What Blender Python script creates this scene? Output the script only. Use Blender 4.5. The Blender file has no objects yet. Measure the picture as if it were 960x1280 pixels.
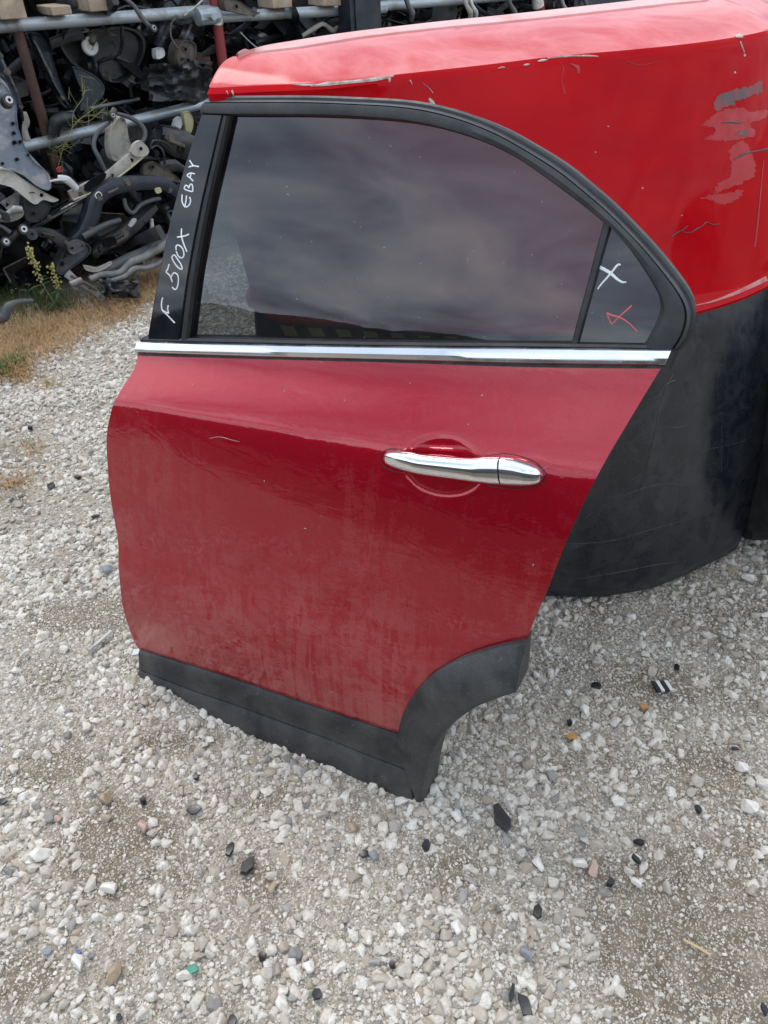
import bpy, bmesh, math, random
import numpy as np
from mathutils import Vector, Matrix, noise
from mathutils.bvhtree import BVHTree
R = math.radians
random.seed(7); rng = np.random.default_rng(7)
scene = bpy.context.scene
COL = scene.collection

# ------------------------------------------------------------------ camera
TH, ROLL, CH, FPX = R(38), R(3), 1.38, 980.0
_F = np.array([0, math.cos(TH), -math.sin(TH)]); _R0 = np.array([1.0, 0, 0]); _U0 = np.cross(_R0, _F)
_R = math.cos(ROLL)*_R0 - math.sin(ROLL)*_U0; _U = np.cross(_R, _F); _C = np.array([0, 0, CH])
cam_d = bpy.data.cameras.new('camera'); cam = bpy.data.objects.new('camera', cam_d); COL.objects.link(cam)
cam_d.sensor_fit = 'VERTICAL'; cam_d.sensor_height = 36.0; cam_d.lens = 36.0*FPX/1280
cam_d.clip_start = 0.02; cam_d.clip_end = 600
M = Matrix.Identity(4)
for i in range(3):
    M[i][0] = _R[i]; M[i][1] = _U[i]; M[i][2] = -_F[i]; M[i][3] = _C[i]
cam.matrix_world = M
scene.camera = cam

# ------------------------------------------------------------------ sky, sun, exposure
SUN_EL, SUN_ROT = R(62), R(-28)
world = bpy.data.worlds.new('World'); scene.world = world; world.use_nodes = True
wt = world.node_tree; wt.nodes.clear()
def wn(t, **k):
    n = wt.nodes.new(t)
    for a, b in k.items(): setattr(n, a, b)
    return n
sky = wn('ShaderNodeTexSky', sky_type='NISHITA', sun_disc=False, sun_elevation=SUN_EL, sun_rotation=SUN_ROT)
tc = wn('ShaderNodeTexCoord'); sep = wn('ShaderNodeSeparateXYZ'); wt.links.new(tc.outputs['Generated'], sep.inputs[0])
zz = wn('ShaderNodeMath', operation='MAXIMUM'); wt.links.new(sep.outputs[2], zz.inputs[0]); zz.inputs[1].default_value = 0.0
za = wn('ShaderNodeMath', operation='ADD'); wt.links.new(zz.outputs[0], za.inputs[0]); za.inputs[1].default_value = 0.22
comb = wn('ShaderNodeCombineXYZ')
for i in range(2):
    dv = wn('ShaderNodeMath', operation='DIVIDE'); wt.links.new(sep.outputs[i], dv.inputs[0]); wt.links.new(za.outputs[0], dv.inputs[1])
    wt.links.new(dv.outputs[0], comb.inputs[i])
cn = wn('ShaderNodeTexNoise'); cn.inputs['Scale'].default_value = 1.5; cn.inputs['Detail'].default_value = 6; cn.inputs['Roughness'].default_value = 0.52
cn.inputs['Distortion'].default_value = 0.5
wt.links.new(comb.outputs[0], cn.inputs['Vector'])
cr = wn('ShaderNodeValToRGB')
cr.color_ramp.elements[0].position = 0.32; cr.color_ramp.elements[0].color = (.25, .31, .41, 1)
cr.color_ramp.elements[1].position = 0.70; cr.color_ramp.elements[1].color = (1.0, 1.0, 1.0, 1)
e = cr.color_ramp.elements.new(0.5); e.color = (.55, .63, .74, 1)
wt.links.new(cn.outputs['Fac'], cr.inputs[0])
mul = wn('ShaderNodeVectorMath', operation='SCALE'); mul.inputs['Scale'].default_value = 15.0
wt.links.new(cr.outputs[0], mul.inputs[0])
mx = wn('ShaderNodeMix', data_type='RGBA'); mx.inputs['Factor'].default_value = 0.85
wt.links.new(sky.outputs[0], mx.inputs['A']); wt.links.new(mul.outputs[0], mx.inputs['B'])
bg = wn('ShaderNodeBackground'); bg.inputs['Strength'].default_value = 0.10
wt.links.new(mx.outputs['Result'], bg.inputs['Color'])
wo = wn('ShaderNodeOutputWorld'); wt.links.new(bg.outputs[0], wo.inputs[0])
sl = bpy.data.lights.new('sun', 'SUN'); sl.energy = 1.1; sl.angle = R(22); sl.color = (1, .96, .9)
so = bpy.data.objects.new('sun', sl); COL.objects.link(so)
# sun_rotation 0 = +Y, clockwise seen from above
sd = Vector((math.sin(SUN_ROT)*math.cos(SUN_EL), math.cos(SUN_ROT)*math.cos(SUN_EL), math.sin(SUN_EL)))
so.rotation_euler = (-sd).to_track_quat('-Z', 'Y').to_euler(); so.location = (-1, 3, 6)
scene.view_settings.view_transform = 'Standard'; scene.view_settings.look = 'None'
scene.view_settings.exposure = 0.74; scene.view_settings.gamma = 1.0; scene.view_settings.use_curve_mapping = False
scene.cycles.max_bounces = 8; scene.cycles.transparent_max_bounces = 12

# ------------------------------------------------------------------ geometry helpers
def ray(x, y): return _F + _R*((x-480)/FPX) - _U*((y-640)/FPX)
def at_z(x, y, z):
    d = ray(x, y); return _C + d*((z-CH)/d[2])
def at_plane(x, y, P, n):
    d = ray(x, y); return _C + d*(np.dot(P-_C, n)/np.dot(d, n))
def catmull(P, k):
    P = [np.asarray(p, float) for p in P]; out = []
    for i in range(len(P)-1):
        p0 = P[max(i-1, 0)]; p1 = P[i]; p2 = P[i+1]; p3 = P[min(i+2, len(P)-1)]
        for j in range(k):
            t = j/k
            out.append(.5*((2*p1)+(-p0+p2)*t+(2*p0-5*p1+4*p2-p3)*t*t+(-p0+3*p1-3*p2+p3)*t**3))
    out.append(P[-1]); return out
def resample(P, n):
    P = np.asarray(P, float); L = np.r_[0, np.cumsum(np.linalg.norm(np.diff(P, axis=0), axis=1))]
    t = np.linspace(0, L[-1], n); return np.stack([np.interp(t, L, P[:, i]) for i in range(P.shape[1])], 1)

def wloc(o):
    v = Vector((0, 0, 0))
    while o is not None: v = v + o.location; o = o.parent
    return np.array(v)
def link(name, me, mat, parent=None, smooth=True, origin=None):
    o = bpy.data.objects.new(name, me); COL.objects.link(o)
    for m in (mat if isinstance(mat, (list, tuple)) else [mat]): me.materials.append(m)
    if smooth: me.polygons.foreach_set('use_smooth', [True]*len(me.polygons))
    if parent is not None: o.parent = parent
    return o
def add(name, V, Fc, mat, parent=None, smooth=True, mi=None, sharp=None):
    """V in world metres; top-level objects get their origin at their base centre"""
    V = np.asarray(V, float)
    if parent is None: off = np.array([V[:, 0].mean(), V[:, 1].mean(), V[:, 2].min()])
    else: off = wloc(parent)
    me = bpy.data.meshes.new(name); me.from_pydata((V-off).tolist(), [], Fc); me.update()
    if mi is not None: me.polygons.foreach_set('material_index', mi)
    o = link(name, me, mat, parent, smooth)
    if sharp and smooth:
        bm = bmesh.new(); bm.from_mesh(me)
        for ed in bm.edges:
            if len(ed.link_faces) == 2 and ed.calc_face_angle(0) > R(sharp): ed.smooth = False
        bm.to_mesh(me); bm.free()
    if parent is None: o.location = off
    return o
def empty(name, loc, label, cat, group=None):
    o = bpy.data.objects.new(name, None); COL.objects.link(o); o.location = loc; o.empty_display_size = .1
    tag(o, label, cat, group); return o
def tag(o, label, cat, group=None):
    o['label'] = label; o['category'] = cat
    if group: o['group'] = group
    return o
class MB:
    def __init__(s): s.V = []; s.F = []; s.mi = []
    def push(s, V, F, m=0):
        b = len(s.V); s.V += [list(map(float, v)) for v in V]; s.F += [[i+b for i in f] for f in F]; s.mi += [m]*len(F)
    def build(s, name, mat, parent=None, smooth=True, sharp=35): return add(name, s.V, s.F, mat, parent, smooth, s.mi, sharp)
def tube_geo(path, rad, n=8, flat=None, square=0, up=None):
    """swept tube: rad float or list; flat = (width factor, depth factor)"""
    P = [np.asarray(p, float) for p in path]; N = len(P)
    if np.isscalar(rad): rad = [rad]*N
    V = []; F = []
    t0 = P[1]-P[0]; t0 /= np.linalg.norm(t0)
    ref = np.array([0, 0, 1.0]) if up is None else np.asarray(up, float)
    if abs(t0 @ ref) > .95: ref = np.array([1.0, 0, 0])
    a = ref-(ref@t0)*t0; a /= np.linalg.norm(a)
    for i in range(N):
        t = P[min(i+1, N-1)]-P[max(i-1, 0)]; t /= np.linalg.norm(t)+1e-12
        a = a-(a@t)*t; a /= np.linalg.norm(a)+1e-12; b = np.cross(t, a)
        for k in range(n):
            th = 2*math.pi*(k+.5*(square > 0))/n; c, s_ = math.cos(th), math.sin(th)
            if square:
                c = math.copysign(abs(c)**(1-square), c); s_ = math.copysign(abs(s_)**(1-square), s_)
            fa, fb = flat if flat else (1, 1)
            V.append(P[i]+rad[i]*(a*c*fa+b*s_*fb))
    for i in range(N-1):
        for k in range(n):
            F.append([i*n+k, i*n+(k+1) % n, (i+1)*n+(k+1) % n, (i+1)*n+k])
    F.append(list(range(n))[::-1]); F.append([(N-1)*n+k for k in range(n)])
    return V, F
def box_geo(c, ax, ay, az):
    c = np.asarray(c, float); V = [c+sx*ax+sy*ay+sz*az for sz in (-1, 1) for sy in (-1, 1) for sx in (-1, 1)]
    return V, [[0, 2, 3, 1], [4, 5, 7, 6], [0, 1, 5, 4], [2, 6, 7, 3], [0, 4, 6, 2], [1, 3, 7, 5]]
def lathe_geo(c, axis, prof, n=20):
    axis = np.asarray(axis, float); axis /= np.linalg.norm(axis); ref = np.array([0, 0, 1.0]) if abs(axis[2]) < .9 else np.array([1.0, 0, 0])
    a = np.cross(axis, ref); a /= np.linalg.norm(a); b = np.cross(axis, a); V = []; F = []
    for (h, r) in prof:
        for k in range(n):
            t = 2*math.pi*k/n; V.append(np.asarray(c)+axis*h+r*(a*math.cos(t)+b*math.sin(t)))
    for i in range(len(prof)-1):
        for k in range(n): F.append([i*n+k, i*n+(k+1) % n, (i+1)*n+(k+1) % n, (i+1)*n+k])
    F.append(list(range(n))[::-1]); F.append([(len(prof)-1)*n+k for k in range(n)])
    return V, F
def grid_faces(nr, nc, b=0): return [[b+i*nc+j, b+i*nc+j+1, b+(i+1)*nc+j+1, b+(i+1)*nc+j] for i in range(nr-1) for j in range(nc-1)]

# ------------------------------------------------------------------ materials
class NT:
    def __init__(s, name):
        s.m = bpy.data.materials.new(name); s.m.use_nodes = True; s.t = s.m.node_tree
        s.b = s.t.nodes['Principled BSDF']; s.out = s.t.nodes['Material Output']
    def n(s, ty, **k):
        nd = s.t.nodes.new(ty)
        for a, b in k.items():
            if a.startswith('i_'):
                nd.inputs[a[2:].replace('_', ' ')].default_value = b
            else: setattr(nd, a, b)
        return nd
    def l(s, a, b): s.t.links.new(a, b)
    def coords(s, scale=(1, 1, 1), obj=True, rot=(0, 0, 0)):
        c = s.n('ShaderNodeTexCoord'); mp = s.n('ShaderNodeMapping'); mp.inputs['Scale'].default_value = scale
        mp.inputs['Rotation'].default_value = rot
        s.l(c.outputs['Object'], mp.inputs[0]); return mp.outputs[0]
    def noise(s, vec, scale, detail=4, rough=.55, dist=0):
        nd = s.n('ShaderNodeTexNoise'); nd.inputs['Scale'].default_value = scale; nd.inputs['Detail'].default_value = detail
        nd.inputs['Roughness'].default_value = rough; nd.inputs['Distortion'].default_value = dist
        s.l(vec, nd.inputs['Vector']); return nd.outputs['Fac']
    def ramp(s, fac, stops):
        nd = s.n('ShaderNodeValToRGB'); el = nd.color_ramp.elements
        while len(el) < len(stops): el.new(.5)
        for i, (p, c) in enumerate(stops):
            el[i].position = p; el[i].color = (*c, 1) if not np.isscalar(c) else (c, c, c, 1)
        s.l(fac, nd.inputs[0]); return nd.outputs[0]
    def mix(s, f, a, b):
        nd = s.n('ShaderNodeMix', data_type='RGBA')
        if np.isscalar(f): nd.inputs['Factor'].default_value = f
        else: s.l(f, nd.inputs['Factor'])
        for k, v in (('A', a), ('B', b)):
            if isinstance(v, tuple): nd.inputs[k].default_value = (*v, 1)
            else: s.l(v, nd.inputs[k])
        return nd.outputs['Result']
    def math(s, op, a, b=None, clamp=False):
        nd = s.n('ShaderNodeMath', operation=op, use_clamp=clamp)
        for i, v in enumerate((a, b)):
            if v is None: continue
            if np.isscalar(v): nd.inputs[i].default_value = v
            else: s.l(v, nd.inputs[i])
        return nd.outputs[0]
    def set(s, **k):
        for a, v in k.items():
            key = a.replace('_', ' ')
            if isinstance(v, (int, float)): s.b.inputs[key].default_value = v
            elif isinstance(v, tuple): s.b.inputs[key].default_value = (*v, 1)
            else: s.l(v, s.b.inputs[key])
    def bump(s, h, st=.3, d=.002):
        nd = s.n('ShaderNodeBump'); nd.inputs['Strength'].default_value = st; nd.inputs['Distance'].default_value = d
        s.l(h, nd.inputs['Height']); s.l(nd.outputs[0], s.b.inputs['Normal']); return nd.outputs[0]

def worn(name, base, dirt, rough=.5, metal=0.0, scale=8, amount=(.45, .7), bump=.35, spec=.5, bscale=48):
    t = NT(name); v = t.coords(); f = t.noise(v, scale, 6, .62, .3)
    m = t.ramp(f, [(amount[0], 0.0), (amount[1], 1.0)])
    t.set(Base_Color=t.mix(m, base, dirt), Metallic=metal)
    t.b.inputs['Specular IOR Level'].default_value = spec
    f2 = t.noise(v, bscale, 4)
    t.set(Roughness=t.ramp(f2, [(.3, max(rough-.12, .05)), (.7, min(rough+.15, 1))]))
    t.bump(f2, bump, .002)
    return t.m
MAT = {}
MAT['dark_steel'] = worn('dark_steel', (.022, .024, .028), (.075, .065, .055), .5, .3)
MAT['black_plastic'] = worn('black_plastic', (.010, .011, .013), (.04, .038, .035), .42)
MAT['black_gloss'] = worn('black_gloss_part', (.008, .009, .012), (.02, .02, .022), .22)
MAT['navy_steel'] = worn('navy_steel', (.012, .016, .026), (.035, .038, .045), .45, .2)
MAT['fender_teal'] = worn('fender_teal', (.018, .026, .034), (.05, .06, .07), .25)
MAT['grey_steel'] = worn('grey_steel', (.09, .095, .105), (.20, .18, .155), .5, .5, 10)
MAT['bluegrey_steel'] = worn('bluegrey_steel', (.095, .108, .13), (.27, .255, .235), .55, .3, 9, (.5, .72))
MAT['pale_steel'] = worn('pale_steel', (.37, .345, .30), (.13, .11, .09), .65, .1, 13, (.46, .70))
MAT['alu'] = worn('cast_aluminium', (.27, .27, .26), (.09, .085, .08), .45, .6, 14)
MAT['galv'] = worn('galvanised_pipe', (.34, .38, .40), (.17, .15, .13), .42, .45, 7, (.52, .72))
MAT['rust'] = worn('rusty_steel', (.085, .042, .03), (.035, .025, .022), .75, .1, 12)
MAT['red_post'] = worn('red_painted_steel', (.20, .022, .022), (.07, .03, .028), .5, 0, 9, (.5, .8))
MAT['white_paint'] = worn('flaked_white_paint', (.62, .60, .56), (.22, .19, .17), .6, 0, 20, (.5, .65))
MAT['wood'] = worn('pale_wood', (.42, .33, .24), (.22, .16, .11), .75, 0, 10)
MAT['rubber'] = worn('rubber', (.018, .018, .019), (.09, .085, .078), .7, 0, 7, (.42, .75), .35)
MAT['grimy'] = worn('grimy_casting', (.12, .105, .085), (.03, .027, .024), .65, .3, 20)
MAT['exhaust'] = worn('exhaust_steel', (.18, .175, .165), (.075, .065, .055), .5, .4, 9)
MAT['hose'] = worn('grey_hose', (.055, .058, .062), (.09, .085, .075), .5)
MAT['yellow_tag'] = worn('yellow_tag', (.40, .37, .20), (.22, .2, .12), .6)
MAT['eyelet'] = worn('pale_bushing', (.50, .50, .48), (.2, .19, .18), .5, .3)
MAT['hole'] = worn('hole_black', (.006, .006, .007), (.01, .01, .01), .8, 0, 8, (.4, .7), 0, .1)
MAT['red_plastic'] = worn('red_plastic', (.20, .02, .02), (.1, .03, .03), .5)
MAT['lamp_plastic'] = worn('cloudy_lens', (.5, .5, .5), (.25, .25, .26), .3)

# ---- door paint: candy red with dust
def door_paint():
    t = NT('door_red_paint'); b = t.b
    v = t.coords()
    # dust: fine film, thicker low down, washed into vertical runs
    sepn = t.n('ShaderNodeSeparateXYZ'); t.l(v, sepn.inputs[0]); z = sepn.outputs[2]
    low = t.ramp(z, [(.10, 1.0), (.30, .72), (.56, .38), (.72, .18), (.80, .10)])
    runs = t.noise(t.coords((34, 34, 1.6)), 1.0, 5, .6, .5)
    runs = t.ramp(runs, [(.42, .0), (.56, 1.0)])
    wipe = t.noise(t.coords((7, 7, 12), rot=(0, R(38), 0)), 1.0, 5, .65, 1.6)
    wipe = t.ramp(wipe, [(.40, .05), (.58, 1.0)])
    wide = t.noise(v, 3.3, 3, .5)
    wide = t.ramp(wide, [(.3, .25), (.68, 1.0)])
    fine = t.noise(v, 220, 3, .7)
    spk = t.ramp(t.noise(v, 120, 2, .5), [(.70, 0.0), (.78, 1.0)])
    swirl = t.ramp(t.noise(t.coords((26, 26, 70), rot=(0, R(-9), 0)), 1.0, 6, .72, 2.4), [(.40, .0), (.56, 1.0)])
    drip = t.ramp(t.noise(t.coords((75, 75, 1.3)), 1.0, 3, .5, .35), [(.36, .0), (.44, 1.0)])
    pat = t.math('ADD', t.math('MULTIPLY', t.math('MULTIPLY', wipe, t.math('ADD', t.math('MULTIPLY', swirl, .7), .3)), .85), t.math('MULTIPLY', t.math('MULTIPLY', runs, drip), .55), True)
    f = t.math('MULTIPLY', t.math('MULTIPLY', low, wide), t.math('MULTIPLY', pat, t.ramp(fine, [(.25, .45), (.75, 1.0)])))
    f = t.math('ADD', t.ramp(f, [(.09, .0), (.34, .36), (.8, .68)]), t.math('MULTIPLY', spk, .12), True)
    paint = t.mix(t.ramp(t.noise(v, 900, 1), [(.4, 0.), (.6, 1.)]), (.29, .0003, .008), (.42, .0008, .016))
    t.set(Base_Color=t.mix(f, paint, (.40, .12, .11)))
    t.set(Metallic=t.math('MULTIPLY', t.math('SUBTRACT', 1.0, f), .55))
    t.set(Roughness=.30)
    b.inputs['Coat Weight'].default_value = 1.0; b.inputs['Coat IOR'].default_value = 1.6; b.inputs['Specular IOR Level'].default_value = .0
    t.l(t.math('ADD', t.math('MULTIPLY', f, .45), .02), b.inputs['Coat Roughness'])
    bm_ = t.n('ShaderNodeBump'); bm_.inputs['Strength'].default_value = .22; bm_.inputs['Distance'].default_value = .004
    t.l(t.math('ADD', t.noise(t.coords((9, 9, 22)), 1.0, 3, .6, .8), t.math('MULTIPLY', t.noise(v, 60, 2), .12)), bm_.inputs['Height']); t.l(bm_.outputs[0], b.inputs['Coat Normal'])
    return t.m
MAT['door_paint'] = door_paint()
def machine_paint(name, pale_mix):
    t = NT(name); v = t.coords()
    w = t.noise(v, 5.5, 6, .62, 1.2)
    w2 = t.noise(t.coords((3, 3, 14)), 2.0, 4, .6)
    pale_mask = t.math('MULTIPLY', t.ramp(w, [(.36, .35), (.66, 1.0)]), pale_mix)
    paint = t.mix(t.ramp(w2, [(.4, 0.), (.7, 1.)]), (.44, .0004, .0035), (.39, .0006, .006))
    t.set(Base_Color=t.mix(pale_mask, paint, (.74, .33, .32)))
    sp = t.ramp(t.noise(v, 70, 2), [(.74, 0.0), (.78, .5)])
    t.set(Roughness=t.math('ADD', t.math('MULTIPLY', pale_mask, .3), .30))
    t.b.inputs['Coat Weight'].default_value = .22+.5*pale_mix; t.b.inputs['Coat IOR'].default_value = 1.36; t.b.inputs['Specular IOR Level'].default_value = .0
    t.l(t.math('ADD', t.math('MULTIPLY', t.ramp(w, [(.3, .1), (.7, 1.)]), .3*pale_mix), .04), t.b.inputs['Coat Roughness'])
    t.bump(t.noise(v, 3.0, 2), .08, .02)
    return t.m
MAT['machine_red'] = machine_paint('machine_red_paint', .025)
MAT['machine_top'] = machine_paint('machine_skylit_red', .52)  # paler chamfer copy: the sky's reflection is mixed into the red
MAT['flake'] = worn('bare_primer', (.46, .40, .34), (.30, .20, .16), .7, 0, 60, (.45, .6))
MAT['pale_edge'] = worn('pale_top_red', (.60, .36, .34), (.52, .23, .22), .5, 0, 9, (.45, .7))  # paler red for the flat top strip
MAT['dusty_lip'] = worn('dusty_red_lip', (.52, .22, .20), (.45, .07, .07), .6, 0, 25, (.4, .65))
MAT['scrape_grey'] = worn('scraped_filler', (.10, .075, .072), (.27, .045, .05), .6, 0, 34, (.40, .60))
MAT['scrape_red'] = worn('scuffed_red', (.38, .009, .015), (.41, .0012, .006), .45, 0, 22, (.4, .6))
MAT['scrape_dark'] = worn('dark_scratch', (.10, .03, .035), (.25, .08, .08), .6, 0, 60)

def skirt_mat():
    t = NT('black_skirt'); v = t.coords()
    st = t.ramp(t.noise(t.coords((9, 9, 1.2)), 1.2, 5, .6, .4), [(.45, 0.0), (.75, 1.0)])
    bl = t.ramp(t.noise(v, 17, 6, .72, 1.0), [(.44, 0.0), (.85, 1.0)])
    spots = t.ramp(t.noise(v, 22, 2, .5), [(.62, 0.0), (.68, 1.0)])
    f = t.math('MULTIPLY', t.math('ADD', t.math('MULTIPLY', st, .4), t.math('MULTIPLY', bl, .6), True), t.math('SUBTRACT', 1.0, t.math('MULTIPLY', spots, .7)))
    t.set(Base_Color=t.mix(f, (.009, .011, .016), (.062, .063, .064)))
    t.set(Roughness=t.math('ADD', t.math('MULTIPLY', f, .25), .26))
    t.bump(t.noise(v, 14, 4), .12, .006)
    return t.m
MAT['skirt'] = skirt_mat()
MAT['skirt_scratch'] = worn('skirt_scratch', (.10, .097, .09), (.035, .035, .037), .6, 0, 40, (.35, .6))

def clad_mat():
    t = NT('grained_cladding'); v = t.coords()
    d = t.ramp(t.noise(v, 9, 6, .65, .5), [(.38, 0.0), (.72, 1.0)]); g = t.noise(v, 210, 3)
    sp = t.ramp(t.noise(v, 110, 4, .75), [(.60, 0.0), (.72, .7)])
    dm = t.math('ADD', t.math('MULTIPLY', d, .55), sp, True)
    t.set(Base_Color=t.mix(dm, (.014, .0155, .018), (.105, .10, .09)))
    t.set(Roughness=t.ramp(g, [(.3, .42), (.7, .6)])); t.bump(g, .5, .0012)
    return t.m
MAT['cladding'] = clad_mat()
MAT['frame_black'] = worn('matte_black_trim', (.016, .017, .019), (.045, .044, .042), .5, 0, 16, (.4, .75), .15, .5, 300)
MAT['seal'] = worn('rubber_seal', (.008, .008, .009), (.02, .02, .02), .45)
def gloss(name, base, rough, dust, coat=0.0, metal=0.0, damt=.2):
    t = NT(name); v = t.coords()
    f = t.math('MULTIPLY', t.ramp(t.noise(v, 12, 5, .65, .6), [(.4, 0.), (.75, 1.)]), damt)
    sp = t.ramp(t.noise(v, 160, 2), [(.71, 0.0), (.76, .25)])
    f = t.math('ADD', f, sp, True)
    t.set(Base_Color=t.mix(f, base, dust), Roughness=t.math('ADD', t.math('MULTIPLY', f, .5), rough))
    if metal: t.set(Metallic=t.math('SUBTRACT', metal, f))
    t.b.inputs['Coat Weight'].default_value = coat
    return t.m
MAT['piano'] = gloss('gloss_black_pillar', (.004, .005, .008), .03, (.12, .12, .12), 0, 0, .10); MAT['piano'].node_tree.nodes['Principled BSDF'].inputs['IOR'].default_value = 1.52
MAT['chrome'] = gloss('chrome', (.80, .81, .83), .05, (.42, .40, .37), 0, 1.0, .06)
MAT['satin_chrome'] = gloss('satin_chrome', (.78, .79, .80), .16, (.5, .48, .46), 0, 1.0, .18)
MAT['recess_shade'] = worn('painted_recess_shade', (.03, .004, .007), (.08, .02, .025), .6)
MAT['white_marker'] = worn('white_marker', (.80, .82, .82), (.6, .62, .63), .6)
MAT['red_marker'] = worn('red_marker', (.55, .11, .12), (.40, .16, .17), .5, 0, 60)
MAT['hazard_yellow'] = worn('hazard_yellow', (.50, .42, .10), (.36, .31, .12), .5)
MAT['hazard_black'] = worn('hazard_black', (.012, .013, .018), (.03, .03, .03), .5)
def glass_mat(name, tint):
    t = NT(name); t.t.nodes.remove(t.b)
    tr = t.n('ShaderNodeBsdfTransparent'); tr.inputs[0].default_value = (*tint, 1)
    gl = t.n('ShaderNodeBsdfGlossy'); gl.inputs['Roughness'].default_value = .012; gl.inputs['Color'].default_value = (.88, .94, 1, 1)
    fr = t.n('ShaderNodeFresnel'); fr.inputs['IOR'].default_value = 1.55
    f = t.math('MULTIPLY', fr.outputs[0], 1.45, True)
    m1 = t.n('ShaderNodeMixShader'); t.l(f, m1.inputs[0]); t.l(tr.outputs[0], m1.inputs[1]); t.l(gl.outputs[0], m1.inputs[2])
    v = t.coords(); df = t.n('ShaderNodeBsdfDiffuse'); df.inputs[0].default_value = (.5, .49, .47, 1)
    d = t.math('ADD', t.math('MULTIPLY', t.ramp(t.noise(v, 7, 5, .6, .4), [(.35, 0.), (.8, 1.)]), .035), t.ramp(t.noise(v, 130, 2), [(.735, 0.), (.77, .3)]), True)
    m2 = t.n('ShaderNodeMixShader'); t.l(d, m2.inputs[0]); t.l(m1.outputs[0], m2.inputs[1]); t.l(df.outputs[0], m2.inputs[2])
    t.l(m2.outputs[0], t.out.inputs[0]); return t.m
MAT['glass'] = glass_mat('tinted_glass', (.16, .172, .178)); MAT['dark_glass'] = glass_mat('dark_quarter_glass', (.035, .04, .05))

# ------------------------------------------------------------------ ground
def px_ground(x, y): return at_z(x, y, 0.0)[:2]
def _blob(P, c, r, s): return np.exp(-np.sum(((P-np.asarray(c))/np.asarray(r))**2, axis=-1)*1.0)*s
DIRT = [((150, 1060), (.13, .12), .9), ((330, 1100), (.07, .06), .8), ((60, 960), (.09, .06), .7), ((215, 930), (.11, .05), .55), ((95, 775), (.14, .07), .8), ((60, 840), (.10, .06), .45),
        ((560, 1095), (.08, .07), .75), ((880, 1180), (.17, .13), 1.15), ((790, 1110), (.11, .07), .7), ((840, 960), (.16, .10), .65),
        ((800, 860), (.18, .12), .60), ((900, 780), (.25, .14), .60), ((600, 1130), (.06, .06), .5), ((300, 1000), (.14, .03), .5), ((30, 1230), (.06, .06), .6), ((20, 600), (.12, .2), .45),
        ((930, 1060), (.12, .09), .55), ((700, 960), (.08, .05), .4), ((430, 1010), (.09, .03), .4)]
DIRT = [(px_ground(*c), r, s) for c, r, s in DIRT]
def vnoise(P, f, seed=0.0):
    return np.array([noise.noise((float(p[0])*f+seed, float(p[1])*f-seed, seed)) for p in P])
def dirt_at(P):
    P = np.asarray(P, float); d = np.zeros(len(P))
    for c, r, s in DIRT: d = np.maximum(d, _blob(P, c, r, s))
    return np.clip(d*1.1+.42*vnoise(P, 7.0, 3.1)*(d > .06)+.30*vnoise(P, 4.5, 9.1)-.02, 0, 1)
def ground_h(X, Y):
    return .006*np.sin(5.1*X+1.3)*np.cos(4.3*Y)+.004*np.sin(11*X+2.0*Y)+.0025*np.cos(19*Y-7*X)
def grow_axis(lo, hi, step, far, k=1.35):
    a = list(np.arange(lo, hi+step*.5, step)); s = step; x = hi
    while x < far: s *= k; x += s; a.append(x)
    s = step; x = lo
    while x > -far: s *= k; x -= s; a.insert(0, x)
    return np.array(a)
gx = grow_axis(-2.8, 2.2, .025, 180); gy = grow_axis(.1, 4.4, .025, 180)
GX, GY = np.meshgrid(gx, gy); near = (np.abs(GX) < 4) & (np.abs(GY) < 6)
GZ = np.where(near, ground_h(GX, GY), 0)
gp = np.stack([GX.ravel(), GY.ravel()], 1)
gd = np.zeros(len(gp)); msk = ((gp[:, 0] > -3) & (gp[:, 0] < 2.4) & (gp[:, 1] > 0) & (gp[:, 1] < 4.6)); gd[msk] = dirt_at(gp[msk])
def ground_mat():
    t = NT('gravel_ground'); v = t.coords()
    vo = t.n('ShaderNodeTexVoronoi'); vo.inputs['Scale'].default_value = 170; t.l(v, vo.inputs['Vector'])
    vo2 = t.n('ShaderNodeTexVoronoi'); vo2.inputs['Scale'].default_value = 420; t.l(v, vo2.inputs['Vector'])
    sp = t.n('ShaderNodeSeparateColor'); t.l(vo.outputs['Color'], sp.inputs[0])
    sp2 = t.n('ShaderNodeSeparateColor'); t.l(vo2.outputs['Color'], sp2.inputs[0])
    grit = t.ramp(sp.outputs[0], [(.0, (.24, .205, .16)), (.35, (.37, .325, .265)), (.7, (.48, .435, .365)), (1.0, (.62, .58, .51))])
    soil = t.ramp(t.noise(v, 26, 6, .7), [(.3, (.115, .09, .063)), (.55, (.205, .165, .12)), (.75, (.34, .29, .225))])
    at = t.n('ShaderNodeAttribute', attribute_name='dirt')
    fn = t.noise(v, 40, 4, .65)
    f = t.math('ADD', at.outputs['Fac'], t.math('MULTIPLY', t.math('SUBTRACT', fn, .5), .9))
    f = t.ramp(f, [(.18, 0.), (.55, 1.)])
    specks = t.ramp(sp2.outputs[1], [(.76, 0.), (.84, 1.)])
    soil2 = t.mix(t.math('MULTIPLY', specks, .65), soil, (.52, .48, .42))
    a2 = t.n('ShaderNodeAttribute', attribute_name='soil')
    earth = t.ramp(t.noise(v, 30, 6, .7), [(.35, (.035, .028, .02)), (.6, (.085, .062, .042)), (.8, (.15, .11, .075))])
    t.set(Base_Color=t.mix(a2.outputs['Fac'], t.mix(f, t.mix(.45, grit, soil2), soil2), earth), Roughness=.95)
    t.b.inputs['Specular IOR Level'].default_value = .2
    h = t.math('ADD', t.math('MULTIPLY', vo.outputs['Distance'], -1.0), t.math('MULTIPLY', t.noise(v, 300, 4, .7), .6))
    t.bump(h, .9, .004)
    return t.m
me = bpy.data.meshes.new('ground')
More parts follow.
